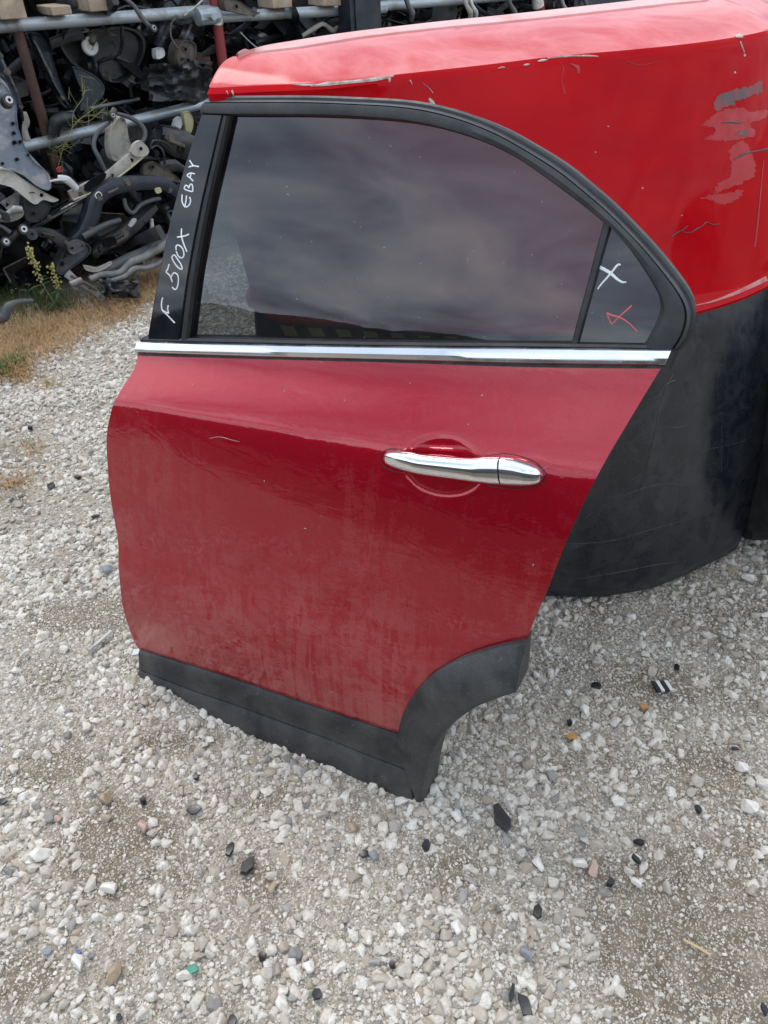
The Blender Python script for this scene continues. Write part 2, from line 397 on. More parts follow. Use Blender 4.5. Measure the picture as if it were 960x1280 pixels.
me.from_pydata(np.stack([GX.ravel(), GY.ravel(), GZ.ravel()], 1).tolist(), [], grid_faces(len(gy), len(gx)))
at = me.attributes.new('dirt', 'FLOAT', 'POINT'); at.data.foreach_set('value', gd.astype(np.float32))
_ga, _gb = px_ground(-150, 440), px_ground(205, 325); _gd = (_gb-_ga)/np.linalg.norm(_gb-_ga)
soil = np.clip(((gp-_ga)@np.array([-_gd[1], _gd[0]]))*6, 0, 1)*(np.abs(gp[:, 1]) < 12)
soil = np.maximum(soil, np.clip((.05-gp[:, 1])*3, 0, 1)*(gp[:, 1] > -6)*.8)  # dark earth added behind the camera to dim the door's reflections
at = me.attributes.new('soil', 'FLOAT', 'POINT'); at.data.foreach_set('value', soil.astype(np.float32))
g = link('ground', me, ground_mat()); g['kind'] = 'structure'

# dark bank added unseen behind the camera to darken reflections; far treeline beyond rack
def bank(name, y0, y1, x0, x1, h, mat, seed, rough_):
    nx, ny = 120, 14; V = []
    for j in range(ny):
        for i in range(nx):
            s = i/(nx-1); t = j/(ny-1); x = x0+(x1-x0)*s; y = y0+(y1-y0)*t
            prof = math.sin(math.pi*min(1, t*1.0))**.45
            z = h*prof*(.9+rough_*(.35*noise.noise((x*.45+seed, t, seed))+.3*noise.noise((x*1.7, seed, t*2))))-.02
            V.append((x, y, z))
    o = add(name, V, grid_faces(ny, nx), mat); o['kind'] = 'structure'; return o
MAT['bank'] = worn('dark_bank', (.020, .020, .019), (.04, .037, .03), .95, 0, 3)
MAT['treeline'] = worn('far_scrub', (.03, .04, .025), (.06, .07, .045), .95, 0, 1.5)
bank('reflection_bank', -1.75, -5.2, -14, 14, 1.42, MAT['bank'], 1.7, .13)
bank('terrain', 60, 75, -90, 90, 4.0, MAT['treeline'], 4.2, 1.0)

# ------------------------------------------------------------------ gravel
def rock_mesh(i):
    bm = bmesh.new(); bmesh.ops.create_icosphere(bm, subdivisions=3 if i < 5 else 2, radius=1)
    rr = random.Random(100+i)
    planes = [(Vector((rr.gauss(0, 1), rr.gauss(0, 1), rr.gauss(0, 1))).normalized(), rr.uniform(.36, .74)) for _ in range(8)]
    for vtx in bm.verts:
        p = vtx.co.copy()
        for n, d in planes:
            q = p.dot(n)-d
            if q > 0: p -= n*q*.93
        p += p.normalized()*.07*noise.noise(p*1.9+Vector((i*5, 0, 0)))
        vtx.co = p
    for fa in bm.faces: fa.smooth = True
    for ed in bm.edges:
        if ed.calc_face_angle(0) > R(17): ed.smooth = False
    me = bpy.data.meshes.new('pebble'); bm.to_mesh(me); bm.free()
    return me
def stone_mat():
    t = NT('limestone_pebbles')
    a = t.n('ShaderNodeAttribute', attribute_name='tint', attribute_type='INSTANCER')
    c = t.ramp(a.outputs['Fac'], [(0, (.14, .14, .14)), (.010, (.26, .25, .24)), (.045, (.42, .40, .37)), (.12, (.45, .37, .28)), (.24, (.56, .50, .42)), (.55, (.72, .66, .57)), (1, (.84, .80, .72))])
    v = t.coords(); f = t.noise(v, 1.8, 5, .65)
    t.set(Base_Color=t.mix(t.ramp(f, [(.42, 0.), (.75, .55)]), c, (.36, .315, .26)), Roughness=.9)
    t.b.inputs['Specular IOR Level'].default_value = .25
    t.bump(t.noise(v, 6, 4), .5, .05)
    return t.m
MAT['stone'] = stone_mat()
def scatter(x0, x1, y0, y1, dens, rmin, rmax, a, dirt_keep):
    n = int((x1-x0)*(y1-y0)*dens); P = np.stack([rng.uniform(x0, x1, n), rng.uniform(y0, y1, n)], 1)
    r = np.minimum(rmin*(1-rng.random(n))**(-1/a), rmax*rng.uniform(.75, 1.0, n))
    # keep only what lies near the field of view (plus a margin for other viewpoints)
    D = np.concatenate([P, np.zeros((n, 1))], 1)-_C; k = D@_F; u = (D@_R)/k*FPX; vv = -(D@_U)/k*FPX
    m = (k > 0) & (np.abs(u) < 480+420) & (vv < 640+170) & (vv > -640)
    P, r = P[m], r[m]; d = dirt_at(P)
    lum = np.clip(.62+.9*vnoise(P, 5.0, 17.0)+.5*vnoise(P, 13.0, 5.0), .22, 1) if rmin > .002 else 1.0
    keep = rng.random(len(P)) < np.clip(1-d*dirt_keep, .02, 1)*lum
    return P[keep], r[keep]
S = []
S.append(scatter(-1.7, 1.8, .15, 1.75, 27000, .0025, .0158, 1.68, 1.3))   # stones
S.append(scatter(-1.5, 1.6, .15, 1.5, 42000, .0013, .005, 2.2, .5))      # grit
S.append(scatter(-2.9, 2.8, 1.5, 2.7, 14000, .0042, .0155, 2.1, 1.0))
S.append(scatter(-3.8, 2.8, 2.5, 3.9, 8500, .0055, .016, 2.2, .9))
P = np.concatenate([s[0] for s in S]); rr_ = np.concatenate([s[1] for s in S])
# grass strip at the scrap's foot: fewer stones
ga, gb = px_ground(-150, 470), px_ground(205, 345)
gdir = (gb-ga)/np.linalg.norm(gb-ga); gnr = np.array([-gdir[1], gdir[0]])
dist = (P-ga)@gnr
keep = rng.random(len(P)) < np.clip(1.0-(dist+.12)*4.5, .06, 1)
P, rr_ = P[keep], rr_[keep]; n = len(P)
scl = np.stack([rr_*rng.uniform(.85, 1.3, n), rr_*rng.uniform(.75, 1.05, n), rr_*rng.uniform(.5, .82, n)], 1)
Z = ground_h(P[:, 0], P[:, 1])+scl[:, 2]*rng.uniform(-.22, .5, n)
rot = np.stack([rng.normal(0, .35, n), rng.normal(0, .35, n), rng.uniform(0, 6.28, n)], 1)
me = bpy.data.meshes.new('gravel'); me.from_pydata(np.column_stack([P, Z]).tolist(), [], [])
for nm, ty, arr, key in (('scl', 'FLOAT_VECTOR', scl*1.02, 'vector'), ('rot', 'FLOAT_VECTOR', rot, 'vector'), ('idx', 'INT', rng.integers(0, 10, n), 'value'), ('tint', 'FLOAT', rng.random(n), 'value')):
    if nm == 'idx': arr = np.where(rr_ > .006, arr % 5, 5+arr % 5)
    a_ = me.attributes.new(nm, ty, 'POINT'); a_.data.foreach_set(key, np.ascontiguousarray(arr).astype(np.int32 if nm == 'idx' else np.float32).ravel())
gravel = link('gravel', me, MAT['stone'], smooth=False); gravel['kind'] = 'stuff'; gravel['label'] = 'crushed pale limestone gravel covering the yard'
ng = bpy.data.node_groups.new('gravel_scatter', 'GeometryNodeTree')
ng.interface.new_socket('Geometry', in_out='INPUT', socket_type='NodeSocketGeometry'); ng.interface.new_socket('Geometry', in_out='OUTPUT', socket_type='NodeSocketGeometry')
gi = ng.nodes.new('NodeGroupInput'); go = ng.nodes.new('NodeGroupOutput'); iop = ng.nodes.new('GeometryNodeInstanceOnPoints'); jn = ng.nodes.new('GeometryNodeJoinGeometry')
rocks = []
for i in reversed(range(10)):
    ro = bpy.data.objects.new('pebble', rock_mesh(i)); ro.data.materials.append(MAT['stone']); rocks.append(ro)
    oi = ng.nodes.new('GeometryNodeObjectInfo'); oi.inputs['Object'].default_value = ro; oi.inputs['As Instance'].default_value = True
    ng.links.new(oi.outputs['Geometry'], jn.inputs[0])
def named(nm, ty):
    nd = ng.nodes.new('GeometryNodeInputNamedAttribute'); nd.data_type = ty; nd.inputs['Name'].default_value = nm; return nd.outputs['Attribute']
ng.links.new(gi.outputs[0], iop.inputs['Points']); ng.links.new(jn.outputs[0], iop.inputs['Instance']); iop.inputs['Pick Instance'].default_value = True
ng.links.new(named('idx', 'INT'), iop.inputs['Instance Index'])
er = ng.nodes.new('FunctionNodeEulerToRotation'); ng.links.new(named('rot', 'FLOAT_VECTOR'), er.inputs[0]); ng.links.new(er.outputs[0], iop.inputs['Rotation'])
ng.links.new(named('scl', 'FLOAT_VECTOR'), iop.inputs['Scale']); ng.links.new(iop.outputs[0], go.inputs[0])
md = gravel.modifiers.new('scatter', 'NODES'); md.node_group = ng

# ------------------------------------------------------------------ the red machine behind the door
def ext(L, pre, post): return np.array(list(pre)+[tuple(p) for p in L]+list(post), float)
E_px = [(265, 112), (330, 109), (400, 106), (450, 101), (500, 95), (600, 84), (700, 72), (780, 65), (850, 58), (910, 50), (960, 40)]
ZE = 1.16
E = ext([at_z(x, y, ZE) for x, y in E_px], [(-.185, 1.52, ZE), (-.215, 1.43, ZE), (-.232, 1.375, ZE)], [(.81, 1.72, ZE), (.87, 1.83, ZE), (.91, 2.0, ZE), (.92, 2.3, ZE)])
U_px = [(297, 69), (330, 64), (371, 59), (415, 52), (460, 45), (546, 35), (620, 28), (680, 22), (760, 13), (830, 5), (885, -1)]
ZU = 1.192
U = ext([at_z(x, y, ZU) for x, y in U_px], [(-.170, 1.515, ZU-.006), (-.185, 1.475, ZU-.003), (-.193, 1.452, ZU)], [(.73, 2.02, ZU), (.775, 2.09, ZU), (.80, 2.2, ZU), (.81, 2.4, ZU)])
ZT = 1.198
T_px = [(298, 66.5), (330, 57), (371, 50), (415, 43), (460, 37), (546, 27), (620, 19.5), (680, 13), (760, 4), (830, -4), (885, -10)]
T = ext([at_z(x, y, ZT) for x, y in T_px], [(-.160, 1.53, ZT-.01), (-.178, 1.49, ZT-.005), (-.187, 1.468, ZT)], [(.70, 2.10, ZT), (.73, 2.16, ZT), (.745, 2.24, ZT), (.75, 2.4, ZT)])
B_px = [(316, 374, .825), (335, 388, .80), (360, 394, .79), (460, 401, .765), (560, 408, .755), (700, 410, .737), (800, 400, .727), (865, 385, .715), (910, 372, .71), (940, 360, .705), (960, 349, .703)]
Bm = ext([at_z(*p) for p in B_px], [(-.175, 1.53, .86), (-.20, 1.44, .85), (-.212, 1.38, .84)], [(.93, 1.70, .70), (1.0, 1.82, .70), (1.04, 2.0, .70), (1.05, 2.3, .70)])
NC = 150
def fine_curve(Pts): return resample(catmull(Pts, 8), NC)
# index-matched subdivision keeps columns upright
def dens(Pts): return np.array(catmull(Pts, 10))
Ed, Ud, Bd, Td = dens(E), dens(U), dens(Bm), dens(T); nc = len(Ed)
cen = np.array([.3, 2.4])
def outw(Pd):
    T = np.gradient(Pd[:, :2], axis=0); N = np.stack([T[:, 1], -T[:, 0]], 1); N /= np.linalg.norm(N, axis=1)[:, None]+1e-9
    return np.column_stack([N, np.zeros(len(N))])
NE = outw(Ed)
rows = []
# flat top, from the back edge
rows.append(Td+np.array([0, .006, -.10])); rows.append(Td+np.array([0, .004, -.004])); rows.append(Td)
rows.append(Ud*.9+Td*.1+np.array([0, 0, .001])); rows.append(Ud*.985+Td*.015+np.array([0, 0, .0005])); n_top = len(rows)
rows.append(Ud+np.array([0, 0, -.002]))
for t in np.linspace(.12, .94, 9):
    rows.append(Ud*(1-t)+Ed*t+np.array([0, 0, .010*math.sin(math.pi*t)]))
n_ch = len(rows)
rows.append(Ed+NE*(-.004)+np.array([0, 0, .002])); rows.append(Ed+NE*.002+np.array([0, 0, -.006]))
for t in np.linspace(.03, .97, 24):
    rows.append(Ed*(1-t)+Bd*t+NE*.007*math.sin(math.pi*t))
NB = outw(Bd)
rows.append(Bd+NB*.004); rows.append(Bd+NB*.012+np.array([0, 0, -.004])); rows.append(Bd+NB*.010+np.array([0, 0, -.011])); rows.append(Bd-NB*.03+np.array([0, 0, -.012]))
V = np.concatenate(rows); Fm = grid_faces(len(rows), nc)
mi = []
for i in range(len(rows)-1): mi += [2 if i < n_top else (1 if i < n_ch else 0)]*(nc-1)
machine = empty('work_machine', (.35, 2.0, 0), 'red machine body with chipped chamfered top and scuffed black skirt, propping the car door', 'work machine')
shell = add('body_shell', V, Fm, [MAT['machine_red'], MAT['machine_top'], MAT['pale_edge']], machine, True, mi, 40)
bvh_shell = BVHTree.FromPolygons([Vector(p) for p in V], Fm)
# skirt
Sb_px = [(690, 745), (740, 746), (780, 742), (820, 733), (850, 721), (885, 705), (920, 686)]
Sb = ext([at_z(x, y, .035) for x, y in Sb_px], [(-.165, 1.53, .05), (-.19, 1.45, .05), (-.198, 1.40, .05), (-.17, 1.372, .05), (0, 1.36, .04), (.2, 1.352, .035)], [(.905, 1.53, .045), (.89, 1.64, .06), (.87, 1.95, .08)])
Sb = resample(catmull(Sb, 10), nc); St = resample(Bd, nc)
# match columns by X along the front: use parametric arc of both
rows2 = []
NS = outw(Sb); NT_ = outw(St)
for t in np.linspace(0, 1, 26):
    rows2.append((St+np.array([0, 0, .02])-NT_*.006)*(1-t)+Sb*t+(NS*.5+NT_*.5)*.030*math.sin(math.pi*t)**.8)
rows2.append(Sb-NS*.012+np.array([0, 0, -.010])); rows2.append(Sb-NS*.06+np.array([0, 0, .0]))
V2 = np.concatenate(rows2); F2 = grid_faces(len(rows2), nc)
skirt = add('skirt', V2, F2, MAT['skirt'], machine)
bvh_skirt = BVHTree.FromPolygons([Vector(p) for p in V2], F2)
# back plate closing the shell
bk = []
for i in range(0, nc, 3):
    bk.append(Td[i]+np.array([0, .006, -.10]))
bkl = [np.array([p[0], p[1]+.02, .06]) for p in bk]
Vb = bk+bkl; nb_ = len(bk)
add('rear_plate', Vb, grid_faces(2, nb_), MAT['dark_steel'], machine, False)

def cast(bvh, x, y):
    d = Vector(ray(x, y)).normalized(); h = bvh.ray_cast(Vector(_C), d)
    return h[0], h[1]
def stroke(mb, bvh, pts, wpx, m=0, proud=.0008, k=4, taper=True):
    """a thin raised ribbon lying on a surface"""
    C = catmull(pts, k) if len(pts) > 2 else [np.asarray(p, float) for p in resample(pts, 6)]
    n = len(C); L = []
    ws = np.interp(np.linspace(0, 1, n), np.linspace(0, 1, len(wpx)), wpx) if not np.isscalar(wpx) else np.full(n, wpx)
    for i in range(n):
        t = C[min(i+1, n-1)]-C[max(i-1, 0)]; t = t/(np.linalg.norm(t)+1e-9); nn = np.array([-t[1], t[0]])
        row = []
        for s in (-.5, 0, .5):
            q = C[i]+nn*s*ws[i]; h, no = cast(bvh, q[0], q[1])
            if h is None: return
            tc_ = (Vector(_C)-h).normalized()
            if no.dot(tc_) < 0: no = -no
            row.append(np.array(h+no*(proud if s else proud*1.8)))
        L.append(row)
    mb.push([p for r in L for p in r], grid_faces(n, 3), m)
def patch(mb, bvh, outline, m=0, proud=.0006):
    """scuffed area: small cells laid on the surface inside a ragged outline"""
    O = [np.asarray(p, float) for p in outline]
    if len(O) > 5: O = catmull(O+[O[0]], 3)[:-1]
    O = np.array(O); lo, hi = O.min(0), O.max(0); big = max(hi-lo) > 8
    if not big:
        H = [cast(bvh, x, y) for x, y in O]; cc = cast(bvh, *O.mean(0)); H.append(cc)
        if any(h[0] is None for h in H): return
        n = len(O); mb.push([np.array(h[0]+(h[1] if h[1].dot(Vector(_C)-h[0]) > 0 else -h[1])*proud) for h in H], [[i, (i+1) % n, n] for i in range(n)], m); return
    st = 0.9; nx, ny = int((hi[0]-lo[0])/st)+2, int((hi[1]-lo[1])/st)+2; ids = {}; V = []; F = []
    def inside(x, y):
        x += 3.0*noise.noise((x*.25, y*.25, 1.0)); y += 2.4*noise.noise((x*.25, y*.25, 7.0)); c = False; n = len(O)
        for i in range(n):
            (x0, y0), (x1, y1) = O[i], O[(i+1) % n]
            if (y0 > y) != (y1 > y) and x < (x1-x0)*(y-y0)/(y1-y0)+x0: c = not c
        return c
    def vid(i, j):
        if (i, j) not in ids:
            h = cast(bvh, lo[0]+i*st, lo[1]+j*st)
            if h[0] is None: return None
            ids[(i, j)] = len(V); V.append(np.array(h[0]+(h[1] if h[1].dot(Vector(_C)-h[0]) > 0 else -h[1])*proud))
        return ids[(i, j)]
    for j in range(ny):
        for i in range(nx):
            if inside(lo[0]+(i+.5)*st, lo[1]+(j+.5)*st):
                q = [vid(i, j), vid(i+1, j), vid(i+1, j+1), vid(i, j+1)]
                if None not in q: F.append(q)
    if F: mb.push(V, F, m)
def zig(x0, y0, x1, y1, n, amp, seed):
    r_ = random.Random(seed); return [(x0+(x1-x0)*i/n+r_.uniform(-amp, amp)*.5, y0+(y1-y0)*i/n+r_.uniform(-amp, amp)) for i in range(n+1)]
# chips along the chamfer edge
mb = MB()
stroke(mb, bvh_shell, [(388, 108), (410, 105), (440, 102.5), (470, 99), (492, 95)], [1, 5, 4, 5, 2])
stroke(mb, bvh_shell, [(366, 106), (380, 106.5), (395, 106)], [1, 2.5, 2])
stroke(mb, bvh_shell, [(684, 73), (710, 70.5), (735, 70), (748, 71)], [1.5, 2.2, 2, 1])
stroke(mb, bvh_shell, [(622, 86), (627, 84.5), (631, 84.6)], [1, 2, .8]); stroke(mb, bvh_shell, [(654, 82), (658, 81), (662, 80.5)], [1, 2.4, .6]); stroke(mb, bvh_shell, [(672, 77), (678, 75.5), (684, 75)], [1, 3, 1])
stroke(mb, bvh_shell, [(485, 97), (487, 100), (486, 103)], [4, 3, 1]); stroke(mb, bvh_shell, [(536, 123), (540, 128), (543, 131)], [2.4, 5, 2])
stroke(mb, bvh_shell, [(541, 116), (535, 109), (528, 104)], [1.2, .8, .5]); stroke(mb, bvh_shell, [(512, 100), (514, 103), (515, 106)], [1.8, 1.2, .5])
stroke(mb, bvh_shell, [(283, 114), (284.5, 116), (285, 118)], [2, 1.6, .6]); stroke(mb, bvh_shell, [(290, 113), (291, 116), (292, 119)], [2.2, 2, .8])
stroke(mb, bvh_shell, [(919, 46), (924, 45), (928, 47)], [2, 5, 2]); stroke(mb, bvh_shell, [(925, 52), (928, 60), (930, 66)], [1.5, 2, 1])
patch(mb, bvh_shell, [(929, 68), (931, 67), (932.5, 69.5), (930, 71)]); patch(mb, bvh_shell, [(917, 90), (919, 89), (920, 91), (918, 92)])
for (x, y) in [(760, 158), (803, 235), (852, 269), (744, 190)]:
    patch(mb, bvh_shell, [(x-1.3, y), (x, y-1), (x+1.6, y+.2), (x+.2, y+1.1)])
mb.build('paint_chips', MAT['flake'], shell, False)['kind'] = 'stuff'
mb = MB()
o_ = lambda a, b: (840+a*120/698, 90+b*220/1280)
patch(mb, bvh_shell, [o_(*p) for p in [(300, 215), (330, 175), (410, 140), (480, 122), (560, 105), (650, 65), (655, 140), (590, 165), (520, 195), (460, 215), (455, 250), (430, 240), (380, 255), (315, 285)]], 0)
patch(mb, bvh_shell, [o_(*p) for p in [(205, 400), (260, 340), (360, 280), (500, 258), (560, 290), (680, 275), (680, 335), (560, 375), (600, 425), (605, 460), (520, 480), (400, 500), (240, 490), (300, 450), (300, 400)]], 1, .0006)
patch(mb, bvh_shell, [o_(*p) for p in [(450, 455), (500, 425), (560, 425), (550, 455), (500, 470)]], 0, .0014)
stroke(mb, bvh_shell, [o_(360, 370), o_(420, 362), o_(480, 370), o_(520, 362)], [1, 3, 2, 1], 0, .0014)
patch(mb, bvh_shell, [o_(*p) for p in [(415, 560), (520, 500), (600, 640), (590, 760), (480, 820), (400, 850), (300, 880), (350, 800), (430, 750), (420, 640)]], 1, .0005)
patch(mb, bvh_shell, [o_(*p) for p in [(205, 920), (310, 885), (420, 880), (510, 855), (480, 920), (370, 968), (310, 940)]], 1, .0006)
stroke(mb, bvh_shell, [o_(445, 640), o_(500, 605), o_(560, 585), o_(640, 572), o_(690, 560)], [.8, 3.5, 2, 2.5, 3], 2, .0012)
stroke(mb, bvh_shell, [o_(-10, 1200), o_(30, 1170), o_(70, 1150), o_(110, 1118), o_(70, 1160), o_(130, 1168), o_(180, 1140), o_(215, 1120), o_(250, 1092), o_(290, 1110), o_(350, 1105)], [1.2, 2, 1.2, 1, 1.2, 1, 2, 1, 1.4, 1.5, .8], 2, .0012)
stroke(mb, bvh_shell, [o_(600, 1270), o_(622, 1090), o_(640, 900), o_(665, 640)], [2.5, 2, 1.5, 1], 1, .0006)
stroke(mb, bvh_shell, [(700, 78), (704, 85), (702, 100), (706, 118)], [1, 1.5, 1, 2], 1, .0006); stroke(mb, bvh_shell, [(712, 80), (722, 84), (723, 92)], [1, 5, 2], 1, .0006)
stroke(mb, bvh_shell, [(782, 76), (800, 82), (826, 76)], [1, 1.2, .8], 1, .0006)
mb.build('scuff_marks', [MAT['scrape_grey'], MAT['scrape_red'], MAT['scrape_dark']], shell, True)['kind'] = 'stuff'
# pale lip at the foot of the red face
mb = MB(); stroke(mb, bvh_shell, [(868, 382), (890, 377), (915, 368), (940, 357), (958, 348)], [1.2, 2, 4, 5.5, 6.5], 0, .0007)
mb.build('worn_lip', MAT['dusty_lip'], shell, True)
# scratches on the skirt
q_ = lambda a, b: (660+a*300/914, 360+b*420/1280)
mb = MB()
for pts, w in [([(40, 1010), (150, 940), (250, 850), (400, 775), (520, 745), (640, 760), (740, 800)], 1.1), ([(420, 780), (450, 690), (480, 560), (510, 420), (550, 330)], [.6, 1, 1, 1.4, 2.2]),
               ([(500, 410), (520, 370), (560, 350)], 1.8), ([(170, 1110), (330, 1085), (480, 1055), (600, 1040)], [1, 1.6, 1.2, .8]), ([(120, 975), (300, 965), (430, 930), (520, 905), (700, 850)], .9),
               ([(530, 530), (570, 530), (605, 520)], [1, 2.2, 1]), 
               ([(735, 700), (738, 590), (735, 470)], .6), ([(400, 800), (440, 750)], .8), ([(660, 620), (800, 590), (830, 575)], .8),
               ([(300, 800), (350, 790)], .7), ([(455, 425), (510, 405)], 1.0), ([(340, 1153), (420, 1148), (500, 1140)], [1.2, 2.4, 1.2])]:
    stroke(mb, bvh_skirt, [q_(*p) for p in pts], np.atleast_1d(w)*.5, 0, .0006)
r_ = random.Random(5)
for i in range(46):
    x, y = r_.uniform(690, 930), r_.uniform(470, 720)
    patch(mb, bvh_skirt, [(x-r_.uniform(.5, 1.4), y), (x, y-r_.uniform(.4, 1)), (x+r_.uniform(.5, 1.6), y+.3), (x+.2, y+r_.uniform(.4, 1.2))], 0, .0009)
mb.build('scratches', MAT['skirt_scratch'], skirt, True)['kind'] = 'stuff'
# hazard tape under the red edge, glimpsed through the door window
mb = MB()
j0 = int(np.argmin(np.abs(V2[8*nc:9*nc, 0]+.17)+1e3*(V2[8*nc:9*nc, 1] > 1.6))); j1 = int(np.argmin(np.abs(V2[8*nc:9*nc, 0]-.37)+1e3*(V2[8*nc:9*nc, 1] > 1.6)))
def sk(j, i):
    j = min(max(j, 0), nc-1.001); i = min(max(i, 0), len(rows2)-1.001); a, b = int(j), int(i); fa, fb = j-a, i-b
    g_ = lambda jj, ii: V2[ii*nc+jj]
    p = g_(a, b)*(1-fa)*(1-fb)+g_(a+1, b)*fa*(1-fb)+g_(a, b+1)*(1-fa)*fb+g_(a+1, b+1)*fa*fb
    nn = np.array([NS[a][0], NS[a][1], 0]); return p+nn*.003
nst = 22; W_ = (j1-j0)/nst
for k in range(nst):
    sl_ = .9*W_ if k < nst//2 else -.9*W_
    Pq = []
    for i in np.linspace(1.3, 5.2, 7):
        h = (i-1.3)/3.9; z_ = sl_*(.5-abs(h-.5))*2.2
        Pq += [sk(j0+k*W_+z_, i), sk(j0+(k+.5)*W_+z_, i), sk(j0+(k+1)*W_+z_, i)]
    mb.push(Pq, grid_faces(7, 3), k % 2)
mb.build('hazard_tape', [MAT['hazard_yellow'], MAT['hazard_black']], skirt, True)
# wheel
WC = np.array([1.05, 1.70, .33]); WR = .335; WW = .13
wheel = MB(); prof = [(-WW, .20), (-WW-.004, .27), (-WW*.97, .31), (-WW*.86, .325), (-WW*.5, .328), (WW*.5, .328), (WW*.86, .325), (WW*.97, .31), (WW+.004, .27), (WW, .20)]
wheel.push(*lathe_geo(WC, (1, 0, 0), prof, 56))
for k in range(44):
    th = 2*math.pi*k/44
    for s in (-1, 0, 1):
        t2 = th+(0.07 if s == 0 else 0); c, s_ = math.cos(t2), math.sin(t2)
        rd = np.array([0, c, s_]); tn = np.array([0, -s_, c]); ax = np.array([1., 0, 0])
        wheel.push(*box_geo(WC+rd*.328+ax*s*.082, ax*.034, tn*.017+ax*.006*(s or 1), rd*.012))
tyre = wheel.build('tyre', MAT['rubber'], machine)
mb = MB(); mb.push(*lathe_geo(WC, (1, 0, 0), [(-.10, .0), (-.10, .10), (-.07, .12), (-.11, .19), (-.12, .205), (.12, .205), (.11, .19), (.07, .12)], 30)); mb.build('rim', MAT['grey_steel'], tyre)
mb = MB(); mb.push(*tube_geo([(.6, 1.70, .33), (1.02, 1.70, .33)], .06, 12)); mb.push(*box_geo((.45, 1.85, .36), np.array([.3, 0, 0]), np.array([0, .14, 0]), np.array([0, 0, .12]))); mb.build('axle', MAT['dark_steel'], machine)

# ------------------------------------------------------------------ the car door
DA, DB = at_z(178, 857, 0), at_z(533, 1003, 0)
dd = (DB-DA)/np.linalg.norm(DB-DA); nbk = np.array([-dd[1], dd[0], 0]); PHI = R(8)
dw = nbk*math.sin(PHI)+np.array([0, 0, math.cos(PHI)]); dn = np.cross(dd, dw)
if dn@(_C-DA) < 0: dn = -dn
PB = -.09
def vb(u): return .776+(u-.0486)*.153
def vs(u): return np.interp(u, [0, .1, .4, .6, .85, 1.0], VS)
KN = np.array([(-.05, -.03), (0, -.020), (.096, -.010), (.193, .005), (.279, .007), (.344, .000), (.398, .0005), (.472, -.0015), (.541, -.0085), (.60, -.0195)])
def _spl(x):
    # C1 cubic through the knots
    kx, ky = KN[:, 0], KN[:, 1]; m = np.gradient(ky, kx); m[-1] = -.23; m[-2] = -.16
    i = np.clip(np.searchsorted(kx, x)-1, 0, len(kx)-2); h = kx[i+1]-kx[i]; t = np.clip((x-kx[i])/h, 0, 1)
    return (2*t**3-3*t**2+1)*ky[i]+(t**3-2*t**2+t)*h*m[i]+(-2*t**3+3*t**2)*ky[i+1]+(t**3-t**2)*h*m[i+1]
VS = [.672, .684, .708, .718, .738, .75]
CUP = None
def pfun(u, v, cup=True):
    u = np.asarray(u, float); v = np.asarray(v, float); V_b = vb(u); V_s = vs(u)
    lo = _spl(v*.60/V_s)
    L = V_b-V_s; q = np.clip((v-V_s)/L, 0, 1); m0 = -.23*(.60/V_s); m1 = -.12
    mid = (2*q**3-3*q**2+1)*KN[-1, 1]+(q**3-2*q**2+q)*L*m0+(-2*q**3+3*q**2)*PB+(q**3-q**2)*L*m1
    up = np.maximum(v-V_b, 0); win = PB-up*math.tan(R(7))-.10*up**2
    p = np.where(v < V_s, lo, np.where(v < V_b, mid, win))
    p = p-.018*((u-.5)/.5)**2
    if cup and CUP is not None:
        (cu, cv), (ru, rv), rt = CUP
        du = (u-cu)*math.cos(rt)+(v-cv)*math.sin(rt); dv_ = -(u-cu)*math.sin(rt)+(v-cv)*math.cos(rt)
        r2 = (du/ru)**2+(dv_/rv)**2; s = np.clip(1.0-r2, 0, 1)**.9
        p = p-.0095*s*np.clip((dv_/rv+.25)/.55, 0, 1)**1.5-.0011*np.exp(-((np.sqrt(r2)-1)/.06)**2)
    return p
def onto(x, y, off=0.0):
    p = 0.0
    for _ in range(60):
        Q = at_plane(x, y, DA+dn*p, dn)-DA; u, v = Q@dd, Q@dw
        p = .5*p+.5*(float(pfun(u, v, False))+off)
    return np.array([u, v])
def D(u, v, p): return DA+dd*u+dw*v+dn*p
def Dm(uv, p): return DA+uv[:, :1]*dd+uv[:, 1:]*dw+np.asarray(p)[:, None]*dn
cA, cB = onto(505, 578), onto(603, 588); c0 = onto(553, 583); cT, cBt = onto(558, 546), onto(550, 618)
CUP = (c0, (np.linalg.norm(cB-cA)*.5, np.linalg.norm(cT-cBt)*.5), math.atan2(cB[1]-cA[1], cB[0]-cA[0]))
door = empty('car_door', tuple((DA+DB)/2), 'dusty red rear car door with tinted window leaning against the red machine', 'car door')

def uvline(px, k=6, off=0.0): return np.array(catmull([onto(x, y, off) for x, y in px], k))
left = uvline([(172, 442), (170, 455), (164, 468), (154, 483), (146, 497), (138, 518), (133.5, 545), (134.5, 580), (138, 620), (143, 650), (148, 685), (148, 705), (150, 730), (155, 765), (163, 790), (170, 806), (175, 813)])
top = uvline([(172, 442), (330, 447), (480, 451), (660, 457), (827, 459)])
right = uvline([(827, 459), (790, 520), (752, 585), (715, 660), (685, 735), (668, 775), (659, 798)])
bot1 = uvline([(175, 813), (240, 833), (300, 852), (400, 886), (460, 906), (500, 917)])
bot2 = uvline([(500, 917), (506, 892), (519, 867), (545, 840), (580, 820), (620, 807), (659, 798)])
NR, NCc = 240, 320; ks = int(NCc*.60)
Bo = np.concatenate([resample(bot1, ks), resample(bot2, NCc-ks+1)[1:]]); To = resample(top, NCc); Le = resample(left, NR); Ri = resample(right, NR)
s_ = np.linspace(0, 1, NCc)[None, :, None]; t_ = np.linspace(0, 1, NR)[:, None, None]
